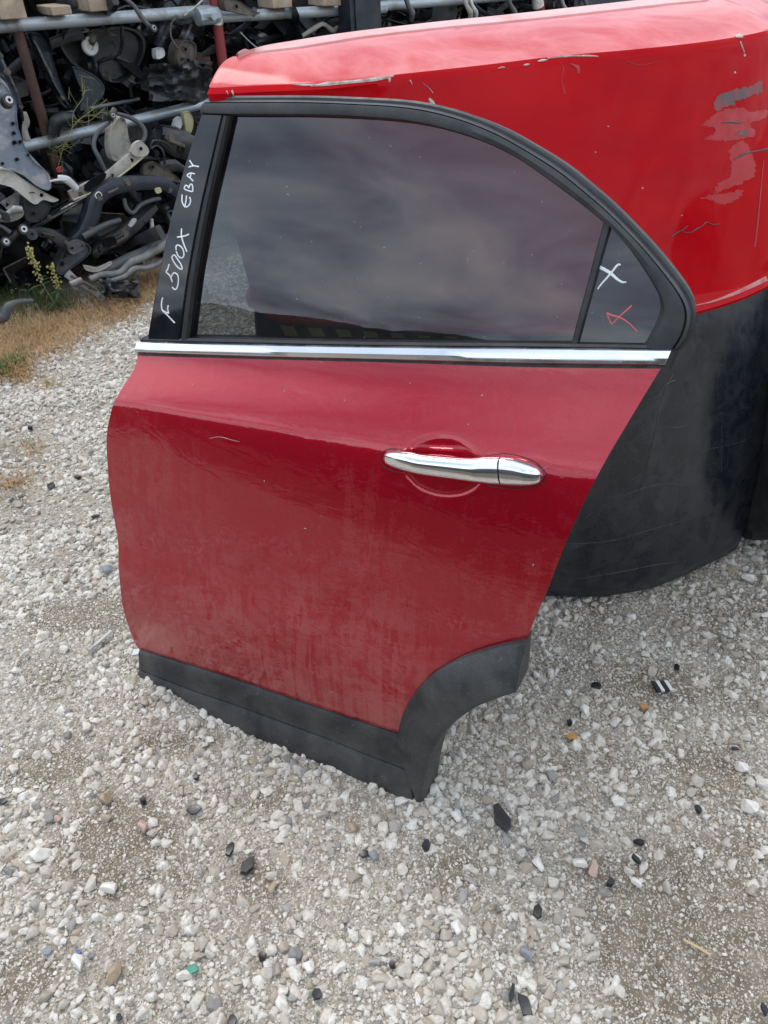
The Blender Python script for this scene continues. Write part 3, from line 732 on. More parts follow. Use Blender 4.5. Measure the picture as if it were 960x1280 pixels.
UV = (1-t_)*To[None]+t_*Bo[None]+(1-s_)*Le[:, None]+s_*Ri[:, None]-((1-s_)*(1-t_)*To[0]+s_*(1-t_)*To[-1]+(1-s_)*t_*Bo[0]+s_*t_*Bo[-1])
uvf = UV.reshape(-1, 2); pp = pfun(uvf[:, 0], uvf[:, 1])
V = Dm(uvf, pp); Fs = grid_faces(NR, NCc)
# hemmed edge turned back all round
loop = [j for j in range(NCc)]+[i*NCc+NCc-1 for i in range(1, NR)]+[(NR-1)*NCc+j for j in range(NCc-2, -1, -1)]+[i*NCc for i in range(NR-2, 0, -1)]
e1 = [V[i]-dn*.006 for i in loop]; cuv = uvf.mean(0)
e2 = [V[i]-dn*.010+(dd*(cuv[0]-uvf[i][0])+dw*(cuv[1]-uvf[i][1]))*.03 for i in loop]
Vx = np.concatenate([V, e1, e2]); b1 = len(V); b2 = b1+len(loop); n = len(loop)
Fx = Fs+[[loop[i], loop[(i+1) % n], b1+(i+1) % n, b1+i] for i in range(n)]+[[b1+i, b1+(i+1) % n, b2+(i+1) % n, b2+i] for i in range(n)]
skin = add('outer_skin', Vx, Fx, MAT['door_paint'], door, True, None, 50)
skin_bvh = BVHTree.FromPolygons([Vector(p) for p in V], Fs)
# inner panel: deeper shell behind the skin
sub = UV[::8, ::8].reshape(-1, 2); nr2, nc2 = len(range(0, NR, 8)), len(range(0, NCc, 8))
sub = cuv+(sub-cuv)*np.array([.955, .97]); pi_ = pfun(sub[:, 0], sub[:, 1], False)
Va = Dm(sub, pi_-.020); Vc = Dm(cuv+(sub-cuv)*.96, pi_-.075); lp = [j for j in range(nc2)]+[i*nc2+nc2-1 for i in range(1, nr2)]+[(nr2-1)*nc2+j for j in range(nc2-2, -1, -1)]+[i*nc2 for i in range(nr2-2, 0, -1)]
nV = len(Va); Fi = [[nV+a for a in f][::-1] for f in grid_faces(nr2, nc2)]+[[lp[i], lp[(i+1) % len(lp)], nV+lp[(i+1) % len(lp)], nV+lp[i]] for i in range(len(lp))]
add('inner_panel', np.concatenate([Va, Vc]), Fi, MAT['black_plastic'], door, True, None, 40)

def ribbon(name, pa, pb_, sec, mat, parent, n=60, k=5, cap=True, off=0.0, smooth=True, sharp=35):
    a = resample(np.array(catmull([onto(x, y, off) for x, y in pa], k)), n) if len(pa) != len(pb_) else None
    if a is None:
        a = np.array(catmull([onto(x, y, off) for x, y in pa], k)); b = np.array(catmull([onto(x, y, off) for x, y in pb_], k)); n = len(a)
    else: b = resample(np.array(catmull([onto(x, y, off) for x, y in pb_], k)), n)
    V = []
    for i in range(n):
        for f, h in sec:
            q = a[i]*(1-f)+b[i]*f; V.append(D(q[0], q[1], float(pfun(q[0], q[1], False))+h))
    m = len(sec); F = grid_faces(n, m)
    if cap: F += [list(range(m)), [(n-1)*m+j for j in range(m)][::-1]]
    return add(name, V, F, mat, parent, smooth, None, sharp)
OUT = [(258, 126), (300, 125.5), (380, 125.5), (450, 128), (500, 131), (540, 137), (580, 148), (620, 164), (660, 186), (700, 211), (730, 235), (760, 261), (790, 291), (815, 318), (838, 346), (852, 365), (860, 380), (863, 393), (861, 409), (855, 424), (845, 438)]
INN = [(253, 143), (283, 144.5), (380, 145), (450, 147.5), (500, 151.5), (540, 158), (580, 169), (615, 182), (650, 200), (690, 228), (725, 254), (752, 276), (766, 287), (786, 310), (805, 337), (818, 358), (824, 371), (825.5, 386), (820, 403), (812, 419), (804, 432)]
ribbon('window_frame', OUT, INN, [(0, -.05), (0, -.004), (.03, .003), (.09, .006), (.15, .003), (.17, .008), (.5, .010), (.84, .008), (.93, .004), (1, .0), (1, -.03)], MAT['frame_black'], door)
# rubber lip outside the frame
mid = [((a*1.0+c*0), (b*1.0+e*0)) for (a, b), (c, e) in zip(OUT, INN)]
mb = MB(); pth = [onto(x, y) for x, y in OUT]; pth = catmull(pth, 4); mb.push(*tube_geo([D(q[0], q[1], float(pfun(q[0], q[1], False))-.012) for q in pth], .006, 8)); mb.build('edge_seal', MAT['seal'], door)
ribbon('pillar_trim', [(254, 143), (235, 200), (216, 270), (199, 350), (186, 423)], [(281, 144), (268, 200), (252, 270), (237.5, 350), (228, 424)], [(0, -.03), (0, .003), (.05, .006), (.95, .006), (1, .003), (1, -.01)], MAT['piano'], door)
ribbon('glass_run', [(281, 144), (268, 200), (252, 270), (237.5, 350), (228, 424)], [(288.5, 145), (276, 200), (260.5, 270), (246.5, 350), (237.5, 424)], [(0, -.01), (0, .004), (.3, .007), (.7, .006), (1, .001), (1, -.02)], MAT['seal'], door)
ribbon('division_bar', [(756, 270), (745, 312), (733, 358), (723, 395), (713, 434)], [(764.5, 282), (754, 318), (742, 361), (732, 397), (722, 434)], [(0, -.012), (0, -.001), (.25, .003), (.8, .003), (1, 0), (1, -.012)], MAT['frame_black'], door)
# glass panes (slightly curved sheets let into the frame)
GT = [(278, 141), (380, 142), (450, 144), (500, 148), (540, 154), (580, 165), (615, 178), (650, 196), (690, 224), (725, 250), (760, 276)]
GBt = [(226, 432), (300, 434), (350, 435), (400, 436), (450, 437), (500, 437), (550, 438), (590, 438), (630, 439), (675, 439), (718, 440)]
ribbon('window_glass', GT, GBt, [(i/14, -.008) for i in range(15)], MAT['glass'], door, k=4, cap=False)
ribbon('quarter_glass', [(760, 274), (780, 300), (802, 330), (816, 350), (828, 372), (829, 388), (822, 406), (808, 434)], [(757, 282), (753, 300), (748, 320), (743, 340), (737, 362), (731, 386), (724, 410), (717, 436)], [(i/6, -.004) for i in range(7)], MAT['dark_glass'], door, k=4, cap=False)
# belt mouldings
ribbon('belt_seal', [(180, 420.5), (300, 423), (480, 426.5), (660, 428), (842, 430.5)], [(176, 426), (300, 429), (480, 432.5), (660, 434), (842, 436)], [(0, -.02), (0, .004), (.5, .007), (1, .002), (1, -.01)], MAT['seal'], door)
ribbon('chrome_strip', [(176, 425), (300, 428), (480, 431), (660, 432.5), (841, 434)], [(174, 440), (300, 444.5), (480, 449), (660, 454), (832, 456)], [(0, -.005), (0, .006), (.08, .011), (.45, .015), (.8, .013), (.95, .008), (1, .003), (1, -.01)], MAT['satin_chrome'], door)
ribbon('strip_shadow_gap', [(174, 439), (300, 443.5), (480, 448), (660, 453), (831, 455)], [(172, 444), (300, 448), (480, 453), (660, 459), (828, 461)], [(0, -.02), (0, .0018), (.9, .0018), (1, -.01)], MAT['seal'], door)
mb = MB(); q1 = [onto(842, 436), onto(838, 446), onto(832, 459)]
mb.push(*tube_geo([D(q[0], q[1], float(pfun(q[0], q[1], False))+.0) for q in q1], .008, 8)); mb.build('strip_end_seal', MAT['seal'], door)
# cladding
ribbon('sill_cladding', [(176, 811), (240, 831), (300, 850), (400, 884), (460, 904), (502, 917)], [(184, 855), (242, 883), (300, 905), (400, 945), (465, 975), (531, 1003)],
       [(0, -.02), (0, .004), (.05, .009), (.2, .010), (.36, .0115), (.435, .0140), (.445, .0105), (.46, .0105), (.47, .0155), (.52, .0195), (.62, .025), (.76, .032), (.86, .032), (.95, .021), (1, .0), (1.0, -.05)], MAT['cladding'], door, n=80)
ribbon('arch_cladding', [(499, 918), (505, 892), (518, 866.5), (544, 839), (580, 819), (620, 806), (660, 797)], [(535, 1004), (539, 966), (548, 933), (566, 904), (595, 880), (622, 867), (650, 857)],
       [(0, -.02), (0, .008), (.04, .013), (.45, .026), (.84, .029), (.94, .024), (1, .010), (1, -.045)], MAT['cladding'], door, k=8)
# handle
def handle_part(name, L, mat, parent, h0):
    L = catmull(L, 6); secs = []
    nC = 24; V = []
    for (x, y, hw, lift) in L:
        c = onto(x, y, lift); up = onto(x, y-hw, lift); dn_ = onto(x, y+hw, lift); half = np.linalg.norm(up-dn_)*.5
        wd = (up-dn_)/(np.linalg.norm(up-dn_)+1e-9)
        p0 = float(pfun(c[0], c[1], False))+lift
        th_ = min(half*.75, .0135)
        for k in range(nC):
            a = 2*math.pi*k/nC; ca, sa = math.cos(a), math.sin(a)
            q = c+wd*half*math.copysign(abs(ca)**.85, ca); V.append(D(q[0], q[1], p0+th_*math.copysign(abs(sa)**.8, sa)))
    F = []; N = len(L)
    for i in range(N-1):
        for k in range(nC): F.append([i*nC+k, i*nC+(k+1) % nC, (i+1)*nC+(k+1) % nC, (i+1)*nC+k])
    F += [list(range(nC))[::-1], [(N-1)*nC+k for k in range(nC)]]
    return add(name, V, F, mat, parent, True, None, 60)
# pixel rows are where the handle meets the eye: shift by its lift
hnd = handle_part('door_handle', [(479.5, 573, 1.5, .006), (481.5, 572.8, 5.5, .009), (486, 572.8, 8.6, .012), (497, 574.6, 11.4, .016), (513, 577.6, 13.0, .018), (527, 580.6, 13.0, .019), (557, 584, 13.9, .020), (586, 587, 15, .020), (603, 587.4, 17, .018), (615, 588, 18.1, .0165), (625.5, 588.4, 18.5, .0155)], MAT['chrome'], door, .01)
handle_part('lock_cap', [(627.4, 588.5, 18.2, .0155), (633, 588.9, 18.4, .015), (644, 589.8, 17.8, .0135), (654, 591.2, 16.4, .012), (663, 592.4, 14.4, .011), (670, 593.6, 12.0, .009), (675.5, 594.6, 8.2, .007), (678.5, 595, 4.2, .005), (679.6, 595.2, 1.2, .004)], MAT['chrome'], hnd, .01)
# dark red ribbons paint the recess shade around both handle ends
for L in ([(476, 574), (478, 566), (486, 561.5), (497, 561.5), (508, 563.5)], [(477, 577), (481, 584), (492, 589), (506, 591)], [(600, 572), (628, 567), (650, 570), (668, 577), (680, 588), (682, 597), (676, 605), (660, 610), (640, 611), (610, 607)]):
    mb = MB(); stroke(mb, skin_bvh, L, [.8, 1.2, 1.2, .7], 0, .0006, 5); mb.build('handle_shade_line', MAT['recess_shade'], hnd)
# writing in marker pen
def surf_of(name):
    o = [c for c in door.children if c.name.split('.')[0] == name][0]; off = wloc(o)
    return o, BVHTree.FromPolygons([Vector(np.array(v.co)+off) for v in o.data.vertices], [list(p.vertices) for p in o.data.polygons])
pil, bp = surf_of('pillar_trim')
a_ = lambda *P: [(210+x*50/800, 190+y*80/1280) for x, y in P]
b_ = lambda *P: [(190+x*70/560, 270+y*160/1280) for x, y in P]
LET = [(a_((290, 850), (285, 920), (290, 1000), (320, 1070), (360, 1100), (410, 1080), (450, 1020), (455, 950), (435, 900)), a_((380, 870), (370, 960), (352, 1060), (355, 1095))),
       (a_((330, 740), (400, 770), (495, 790), (500, 730), (495, 670), (465, 645), (440, 670), (425, 720), (395, 680), (360, 670), (338, 700), (330, 740)),),
       (a_((510, 585), (450, 520), (395, 480), (400, 450), (460, 425), (545, 440)), a_((450, 520), (460, 470), (470, 430))),
       (a_((435, 165), (470, 220), (510, 275)), a_((420, 305), (510, 280), (630, 295))),
       (b_((110, 815), (98, 870), (105, 940), (150, 985), (230, 1070)), b_((168, 890), (160, 930), (172, 975)), b_((105, 940), (140, 960), (172, 975))),
       (b_((175, 480), (160, 530), (145, 560), (175, 590), (195, 625), (205, 660)), b_((190, 622), (220, 570), (260, 590), (268, 650), (255, 715), (230, 735), (205, 710))),
       (b_((200, 410), (225, 390), (250, 420), (290, 480), (305, 525), (285, 530), (250, 500), (215, 450), (200, 410)),),
       (b_((245, 340), (245, 300), (275, 295), (310, 330), (322, 390), (300, 420), (265, 400), (245, 350)),),
       (b_((298, 125), (298, 200), (320, 280), (352, 358)), b_((255, 212), (310, 205), (345, 195), (375, 180)))]
for grp in LET:
    mb = MB()
    for k_, L in enumerate(grp): stroke(mb, bp, L, 1.7, 0, .0006+.0002*k_, 5)
    mb.build('letter', MAT['white_marker'], pil)
qg, bq = surf_of('quarter_glass')
c_ = lambda *P: [(740+x*70/896, 320+y*100/1280) for x, y in P]
mb = MB()
stroke(mb, bq, c_((120, 175), (200, 215), (300, 275), (400, 365), (480, 415), (550, 418)), [4, 4.2, 4, 3.2, 2.6, 1.6], 0, .0006); stroke(mb, bq, c_((90, 530), (150, 450), (300, 280), (390, 165), (430, 135), (458, 145)), [1.8, 2, 2.4, 2.6, 2.6, 2], 0, .0008)
mb.build('white_cross_mark', MAT['white_marker'], qg)
mb = MB()
stroke(mb, bq, c_((640, 790), (540, 880), (450, 960), (320, 1080), (280, 1020), (240, 915)), [2.2, 2, 1.5, 1.6, 1.6, 2.2], 0, .0006); stroke(mb, bq, c_((235, 910), (330, 950), (450, 985), (560, 1050), (650, 1130), (725, 1205)), [2.6, 2.8, 2.4, 2, 1.8, 2.2], 0, .0008)
mb.build('red_pen_mark', MAT['red_marker'], qg)
# small nicks in the door paint
mb = MB()
for L, w in (([(262, 548), (275, 546), (290, 550), (300, 552)], [.3, .6, .5, .2]), ([(655, 593), (670, 590), (690, 580)], [.3, .6, .3]), ([(380, 660), (383, 661)], 1.2),
             ([(355, 490), (356, 487)], .9), ([(602, 495), (603.5, 493.5)], 1.1), ([(666, 707), (667.5, 705)], 1.4), ([(330, 600), (331, 602)], .8), ([(430, 500), (431, 501)], .8), ([(512, 478), (513, 479.5)], .7), ([(240, 480), (241, 481)], .8), ([(585, 530), (586, 531)], .8)):
    stroke(mb, skin_bvh, L, w, 0, .0004)
mb.build('paint_nicks', MAT['flake'], skin, True)['kind'] = 'stuff'
# ------------------------------------------------------------------ pipe rack and its scrap
RP, RD, RN = np.array([-1.5, 3.9, 0]), np.array([.769, .639, 0]), np.array([.639, -.769, 0])   # RN faces the yard
def K(x, y, off=0.0): return at_plane(x, y, RP+RN*off, RN)
def pxm(x, y, off):   # metres per photo pixel there
    return np.linalg.norm(K(x+1, y, off)-K(x, y, off))
rack = empty('pipe_rack', tuple(RP+RD*1.0), 'galvanised pipe storage rack full of dark scrap behind the red machine', 'rack')
def rail(p0, p1, wpx, mat, off, name, lab=None, ext0=0.0, ext1=0.0):
    a, b = K(*p0, off), K(*p1, off); r = wpx*.5*(pxm(*p0, off)+pxm(*p1, off))*.5; d = (b-a)/np.linalg.norm(b-a)
    mb = MB(); mb.push(*tube_geo([a-d*ext0, a+(b-a)*.33, a+(b-a)*.66, b+d*ext1], r, 14)); o = mb.build(name, MAT[mat], rack)
    if lab: o['label'] = lab
    return o
rail((0, 33), (268, 13), 13, 'galv', 0, 'rail', None, 1.2, .02); rail((276, 21), (430, 13), 10, 'galv', .03, 'rail', None, .03, .3)
rail((470, 8), (560, 1), 8, 'galv', .03, 'rail', None, .1, 3.0)
rail((34, 183), (262, 128), 12, 'galv', .02, 'rail', None, .7, 1.5)
rail((88, 140), (152, 128), 4, 'galv', -.25, 'rail', 'thin pale lower pipe', .1, .1)
def post(p0, p1, wpx, mat, off, lab, up=.45, down=.6, sq=False):
    a, b = K(*p0, off), K(*p1, off); c = (a+b)/2; r = wpx*.5*pxm(*p1, off)
    base = np.array([c[0], c[1], max(0, b[2]-down)]); topp = np.array([c[0], c[1], a[2]+up])
    d = b-a; d = d/np.linalg.norm(d)
    mb = MB(); mb.push(*(tube_geo([a-d*up, a, b, b+d*min(down, max(.02, b[2]/max(1e-3, -d[2])-.01))], r, 4 if sq else 12, None, .5 if sq else 0)))
    o = mb.build('post', MAT[mat], rack); o['label'] = lab; return o, a, b, r
post((22, 38), (60, 172), 12.5, 'rust', -.02, 'rusty brown round post')
o, a, b, r = post((268, 0), (279, 84), 11, 'red_post', .05, 'red painted post with a flaked white band')
mb = MB(); mb.push(*tube_geo([K(269, 12, .05), K(272.5, 31, .05)], r*1.06, 12)); mb.build('paint_band', MAT['white_paint'], o)
mb = MB(); c = K(258, 20, .06); mb.push(*tube_geo([c-RD*.05, c+RD*.06], r*1.5, 10)); mb.push(*tube_geo([c+RN*.07, c-RN*.05], r*.6, 8)); mb.build('clamp', MAT['galv'], o)
post((231, 28), (234, 66), 5, 'red_post', -.25, 'thin red post standing further back')
o, a, b, r = post((673, -6), (677, 40), 8, 'red_post', .02, 'red post with white flaking, furthest right')
mb = MB(); mb.push(*tube_geo([K(671, -4, .02), K(673, 8, .02)], r*1.1, 12)); mb.build('paint_band', MAT['white_paint'], o)
a, b = K(449, 0, .12), K(452, 44, .12); hw = 19*pxm(449, 20, .12)
mb = MB(); mb.push(*box_geo((a[0], a[1], .75), RD*hw, RN*.05, np.array([0, 0, .75]))); mb.push(*box_geo((a+RN*.055)*np.array([1, 1, 0])+np.array([0, 0, .75]), RD*hw*.72, RN*.004, np.array([0, 0, .74])))
o = mb.build('post', MAT['navy_steel'], rack, False); o['label'] = 'wide dark navy steel column'
for (x, y, w) in ((660, 20, 6), (690, 12, 4)):
    pass

# --- tangle of uncountable dark scrap filling the rack
def tangle():
    mats = ['black_plastic', 'dark_steel', 'navy_steel', 'black_gloss', 'grimy', 'grey_steel', 'rust', 'alu', 'fender_teal', 'pale_steel']
    wts = [.36, .28, .10, .08, .055, .025, .04, .015, .035, .01]
    mb = MB(); rr = random.Random(21); nr = np.random.default_rng(21)
    def rd():
        v = nr.normal(size=3); return v/np.linalg.norm(v)
    for i in range(4200):
        a_ = rr.uniform(-1.6, 5.2); z = rr.uniform(.02, 1.5) if rr.random() < .62 else rr.uniform(.02, .45)
        dep = -rr.uniform(.05, 1.0) if z > .45 else -rr.uniform(-.36, .9)
        if abs(z-.58) < .06 or abs(z-1.02) < .05: dep -= .1
        p = RP+RD*a_+RN*dep+np.array([0, 0, z]); k = rr.random(); m = int(nr.choice(len(mats), p=wts))
        d = rd(); d[2] *= .6; d /= np.linalg.norm(d); e_ = np.cross(d, rd()); e_ /= np.linalg.norm(e_); f_ = np.cross(d, e_)
        if k < .16:      # torn sheet strip
            m_ = rr.randint(4, 6); L = rr.uniform(.05, .16); w = L*rr.uniform(.25, .5); ring = []
            for q in range(m_):
                a0 = 2*math.pi*q/m_+rr.uniform(-.35, .35); rad_ = rr.uniform(.5, 1.1); ring.append(p+d*L*rad_*math.cos(a0)+e_*w*rad_*math.sin(a0)+f_*L*.3*math.cos(a0)**2)
            V = ring+[q+f_*.003 for q in ring]; mb.push(V, [list(range(m_)), list(range(m_, 2*m_))[::-1]]+[[q, (q+1) % m_, m_+(q+1) % m_, m_+q] for q in range(m_)], m)
        elif k < .24:    # bolt stub / spacer
            r = rr.uniform(.006, .014); mb.push(*lathe_geo(p, d, [(-.03, r*.6), (0, r*.6), (0, r), (.012, r), (.012, r*.55), (.05, r*.5)], 6), m)
        elif k < .46:      # bent tube / hose
            L = rr.uniform(.08, .38); r = rr.choice([.002, .003, .004, .006, .009, .013, .018]); b1, b2 = rr.uniform(-.5, .5), rr.uniform(-.5, .5)
            mb.push(*tube_geo(catmull([p-d*L*.5, p-d*L*.15+e_*L*b1*.5, p+d*L*.2+f_*L*b2*.5, p+d*L*.5+e_*L*b2*.4], 3), r, 7), m)
        elif k < .62:    # bracket: two folded plates
            w, h = rr.uniform(.02, .07), rr.uniform(.04, .13); th_ = .003
            mb.push(*box_geo(p, d*h, e_*w, f_*th_), m); mb.push(*box_geo(p+e_*w+f_*w*.5, d*h*.9, e_*th_, f_*w*.5), m)
        elif k < .76:    # beam
            w = rr.uniform(.015, .035); L = rr.uniform(.12, .35); mb.push(*tube_geo(catmull([p-d*L, p-d*L*.3+e_*.03, p+d*L*.4, p+d*L+e_*.05], 3), [w*rr.uniform(.7, 1.2) for _ in range(10)], 8, (1, .6), .55), m)
        elif k < .88:    # hub / flange
            r = rr.uniform(.025, .075); mb.push(*lathe_geo(p, d, [(-.02, r*.35), (-.02, r*.5), (0, r*.55), (0, r), (.012, r), (.012, r*.5), (.04, r*.42), (.04, r*.2)], 14), m)
        elif k < .95:    # crumpled cover
            s = rr.uniform(.08, .2); n = 7; V = []
            for u in range(n):
                for v in range(n):
                    q = p+d*s*(u/(n-1)-.5)*2+e_*s*(v/(n-1)-.5)*1.6; q = q+f_*(.28*s*noise.noise((u*.7+i, v*.7, i*.3)))+f_*.25*s*((v/(n-1)-.5)*2)**2; V.append(q)
            mb.push(V, grid_faces(n, n), m if m < 4 else 0)
        else:            # casting: stepped block with bosses
            s = rr.uniform(.04, .09); mb.push(*box_geo(p, d*s, e_*s*.7, f_*s*.6), m); mb.push(*box_geo(p+d*s*.3+f_*s*.7, d*s*.4, e_*s*.5, f_*s*.3), m)
            mb.push(*lathe_geo(p+e_*s*.6, e_, [(0, s*.4), (s*.35, s*.4), (s*.35, s*.2), (s*.1, s*.18)], 10), m)
    # big dark sheets closing the back of the rack
    for i in range(46):
        a_ = -1.8+i*.16; z = rr.uniform(.25, 1.0); p = RP+RD*a_-RN*rr.uniform(.75, 1.15)+np.array([0, 0, z]); n = 8; V = []; w, h = rr.uniform(.2, .35), rr.uniform(.3, .6)
        for u in range(n):
            for v in range(n): V.append(p+RD*w*(u/(n-1)-.5)*2+np.array([0, 0, h*(v/(n-1)-.5)*2])-RN*(.12*((u/(n-1)-.5)*2)**2+.06*noise.noise((u*.5, v*.5, i*1.0))))
        mb.push(V, grid_faces(n, n), rr.choice([0, 0, 1, 2, 3, 8]))
    for i in range(60):
        a_ = -1.8+i*.125; p = RP+RD*a_-RN*1.35+np.array([0, 0, .8]); mb.push(*box_geo(p, RD*.07, RN*.02, np.array([0, 0, .8])), 0)
    o = mb.build('scrap_metal', [MAT[m] for m in mats], None, True, 40); o['kind'] = 'stuff'; o['label'] = 'dark tangle of dismantled car parts filling the pipe rack'
tangle()

# --- scrap parts one can pick out
def scrap(name, label, cat, group='scrap car parts heaped at the rack'):
    class S_: pass
    return name, label, cat, group
def plate(name, px, off, th, mat, label, cat, holes=(), tilt=(0, 0), rim=.012, parent=None, dish=.010, hole_r=2.2):
    """stamped sheet part: outline in photo pixels on a plane in front of the rack, real thickness, raised rolled rim, holes"""
    px = [tuple(p) for p in px]; c = np.mean(px, axis=0); N = len(px)
    O = lambda x, y: off+tilt[0]*(x-c[0])+tilt[1]*(y-c[1])
    Pp = catmull([np.array(p, float) for p in px]+[np.array(px[0], float)], 3)[:-1]; n = len(Pp)
    ring = lambda f, lift: [K(*(c+(q-c)*f), O(*(c+(q-c)*f)))+RN*lift for q in Pp]
    rings = [ring(1.0, -th), ring(1.0, -.002), ring(.985, .0), ring(.93, 0), ring(.88, -dish), ring(.5, -dish*1.2)]
    mb = MB(); V = [p for r in rings for p in r]; F = []
    for i in range(len(rings)-1):
        for k in range(n): F.append([i*n+k, i*n+(k+1) % n, (i+1)*n+(k+1) % n, (i+1)*n+k])
    V.append(K(c[0], c[1], off)-RN*dish*1.2); F += [[(len(rings)-1)*n+k, (len(rings)-1)*n+(k+1) % n, len(V)-1] for k in range(n)]; F.append(list(range(n))[::-1])
    mb.push(V, F); o = mb.build(name, MAT[mat], parent, True, 30)
    if parent is None: tag(o, label, cat, 'scrap car parts heaped at the rack')
    for (x, y, *rad) in holes:
        rp = (rad[0] if rad else hole_r)*pxm(x, y, off); hb = MB(); cc = K(x, y, O(x, y))+RN*(-dish*.9+.001)
        hb.push(*lathe_geo(cc, RN, [(-.004, rp*1.5), (.003, rp*1.5), (.003, rp*1.1), (-.003, rp*1.0)], 12)); h = hb.build('hole_rim', MAT[mat], o)
        hb = MB(); hb.push(*lathe_geo(cc, RN, [(-.004, rp), (.0015, rp)], 12)); hb.build('bolt_hole', MAT['hole'], o)
    return o
def bar(name, pts, wpx, mat, label, cat, flat=None, sq=0.0, n=10, parent=None, k=5, eyes=()):
    """bent tube or box beam through (x, y, offset) points; wpx = width in photo pixels along it"""
    C = catmull([np.array(p, float) for p in pts], k); W = np.interp(np.linspace(0, 1, len(C)), np.linspace(0, 1, len(np.atleast_1d(wpx))), np.atleast_1d(wpx))
    P3 = [K(q[0], q[1], q[2]) for q in C]; rad = [W[i]*.5*pxm(C[i][0], C[i][1], C[i][2]) for i in range(len(C))]
    mb = MB(); mb.push(*tube_geo(P3, rad, n, flat, sq, RN if sq or flat else None)); o = mb.build(name, MAT[mat], parent, True, 40)
    if parent is None: tag(o, label, cat, 'scrap car parts heaped at the rack')
    if sq and parent is None and max(W) > 9:
        r_b = random.Random(len(C)+int(pts[0][0])); nC_ = len(C)
        for f_ in (.16, .36, .58, .8):
            i_ = int(f_*(nC_-1)); r_ = W[i_]*.5*pxm(C[i_][0], C[i_][1], C[i_][2]); lift_ = r_*(flat[0] if flat else 1)*.93
            cc = P3[i_]+RN*lift_+np.array([0, 0, r_*r_b.uniform(-.4, .4)]); hb = MB()
            if r_b.random() < .5:
                hb.push(*lathe_geo(cc, RN, [(-.004, r_*.42), (.002, r_*.42), (.002, r_*.26), (.009, r_*.26)], 6)); hb.build('bolt', MAT['grimy'], o)
            else:
                hb.push(*lathe_geo(cc, RN, [(-.006, r_*.30), (.0015, r_*.30)], 12)); hb.build('bolt_hole', MAT['hole'], o)
        i_ = int(.47*(nC_-1)); a_w = P3[max(i_-2, 0)]; b_w = P3[min(i_+2, nC_-1)]; r_ = W[i_]*.5*pxm(C[i_][0], C[i_][1], C[i_][2])
        hb = MB(); hb.push(*tube_geo([a_w+RN*r_*(flat[0] if flat else 1), (a_w+b_w)/2+RN*r_*1.08*(flat[0] if flat else 1), b_w+RN*r_*(flat[0] if flat else 1)], r_*.13, 6)); hb.build('weld_seam', MAT['grimy'], o)
    for (x, y, of, rp, m1) in eyes:
        hb = MB(); r_ = rp*pxm(x, y, of); cc = K(x, y, of)
        hb.push(*lathe_geo(cc, RN*.8+np.array([.1, 0, .35]), [(-.02, r_*.5), (-.02, r_), (.02, r_), (.02, r_*.55), (.012, r_*.5)], 16)); e_ = hb.build('bush_housing', MAT['black_plastic'], o)
        hb = MB(); hb.push(*lathe_geo(cc, RN*.8+np.array([.1, 0, .35]), [(-.01, r_*.25), (-.01, r_*.62), (.023, r_*.62), (.023, r_*.28), (.0, r_*.26)], 16)); hb.build('bush', MAT[m1], o)
        hb = MB(); hb.push(*lathe_geo(cc, RN*.8+np.array([.1, 0, .35]), [(-.01, r_*.25), (.0245, r_*.25)], 12)); hb.build('bolt_hole', MAT['hole'], o)
    return o
# left: big grey crossmember plate with holes
plate('crossmember', [(-14, 96), (2, 98), (16, 118), (21, 132), (20, 150), (26, 168), (34, 190), (44, 204), (58, 214), (64, 226), (62, 238), (48, 234), (30, 220), (14, 214), (-14, 208)], .34, .05, 'bluegrey_steel',
      'blue-grey stamped crossmember with bolt holes and a pale eyelet, at the left edge', 'crossmember', [(17, 155), (18, 167), (26, 178), (19, 179, 2.6), (22, 200), (4, 205, 1.8), (36, 194, 1.6)], (.0012, .0018), dish=.012)
o = plate('rail_arm', [(-12, 210), (10, 212), (32, 226), (52, 238), (66, 246), (74, 250), (66, 253), (54, 250), (44, 256), (30, 246), (14, 234), (-12, 226)], .44, .06, 'pale_steel', 'pale chalky curved subframe arm below the blue-grey crossmember', 'subframe arm', [(52, 244, 2.4)], (0, .001), dish=.004)
bar('bush_mount', [(2, 119, .36), (12, 128, .38)], [14, 13], 'bluegrey_steel', 'round bush mount with a white ring at the top of the crossmember', 'bush mount', eyes=[(9.5, 127, .40, 7.5, 'eyelet')])
plate('front_mount', [(30, 244), (42, 240), (58, 252), (64, 258), (58, 270), (46, 278), (34, 276), (30, 262)], .44, .05, 'dark_steel', 'dark mount bracket under the tip of the pale arm', 'bracket', [(44, 255, 2.6), (42, 267, 2)], dish=.006)
bar('dark_sheet_panel', [(-6, 60, .22), (6, 90, .24), (20, 120, .24), (28, 150, .22)], [16, 22, 18, 8], 'fender_teal', 'dark glossy bent panel edge behind the crossmember', 'body panel', (1, .3), .3)
# pale vertical bracket and long pale beam
plate('upright_bracket', [(146, 150), (152, 145), (158, 152), (161, 172), (165, 184), (158, 194), (146, 202), (140, 198), (137, 184), (138, 166)], .30, .05, 'pale_steel', 'pale cream upright bracket rising above the lower pipe', 'bracket', [(154, 150, 1.2)], dish=.005)
o = bar('crossbeam', [(88, 246, .42), (108, 236, .42), (134, 222, .42), (158, 204, .40), (180, 186, .38)], [15, 15, 13, 16, 14], 'pale_steel', 'long cream pressed crossbeam running up to the right', 'crossbeam', (.45, 1), .45)
plate('beam_end_plate', [(168, 180), (176, 176), (186, 186), (184, 194), (172, 196), (164, 190)], .43, .02, 'pale_steel', '', '', [(176, 186, 2.0)], parent=o, dish=.002)
plate('beam_cavity', [(106, 232), (118, 222), (132, 216), (131, 224), (118, 234), (108, 240)], .462, .01, 'hole', '', '', parent=o, dish=.003)
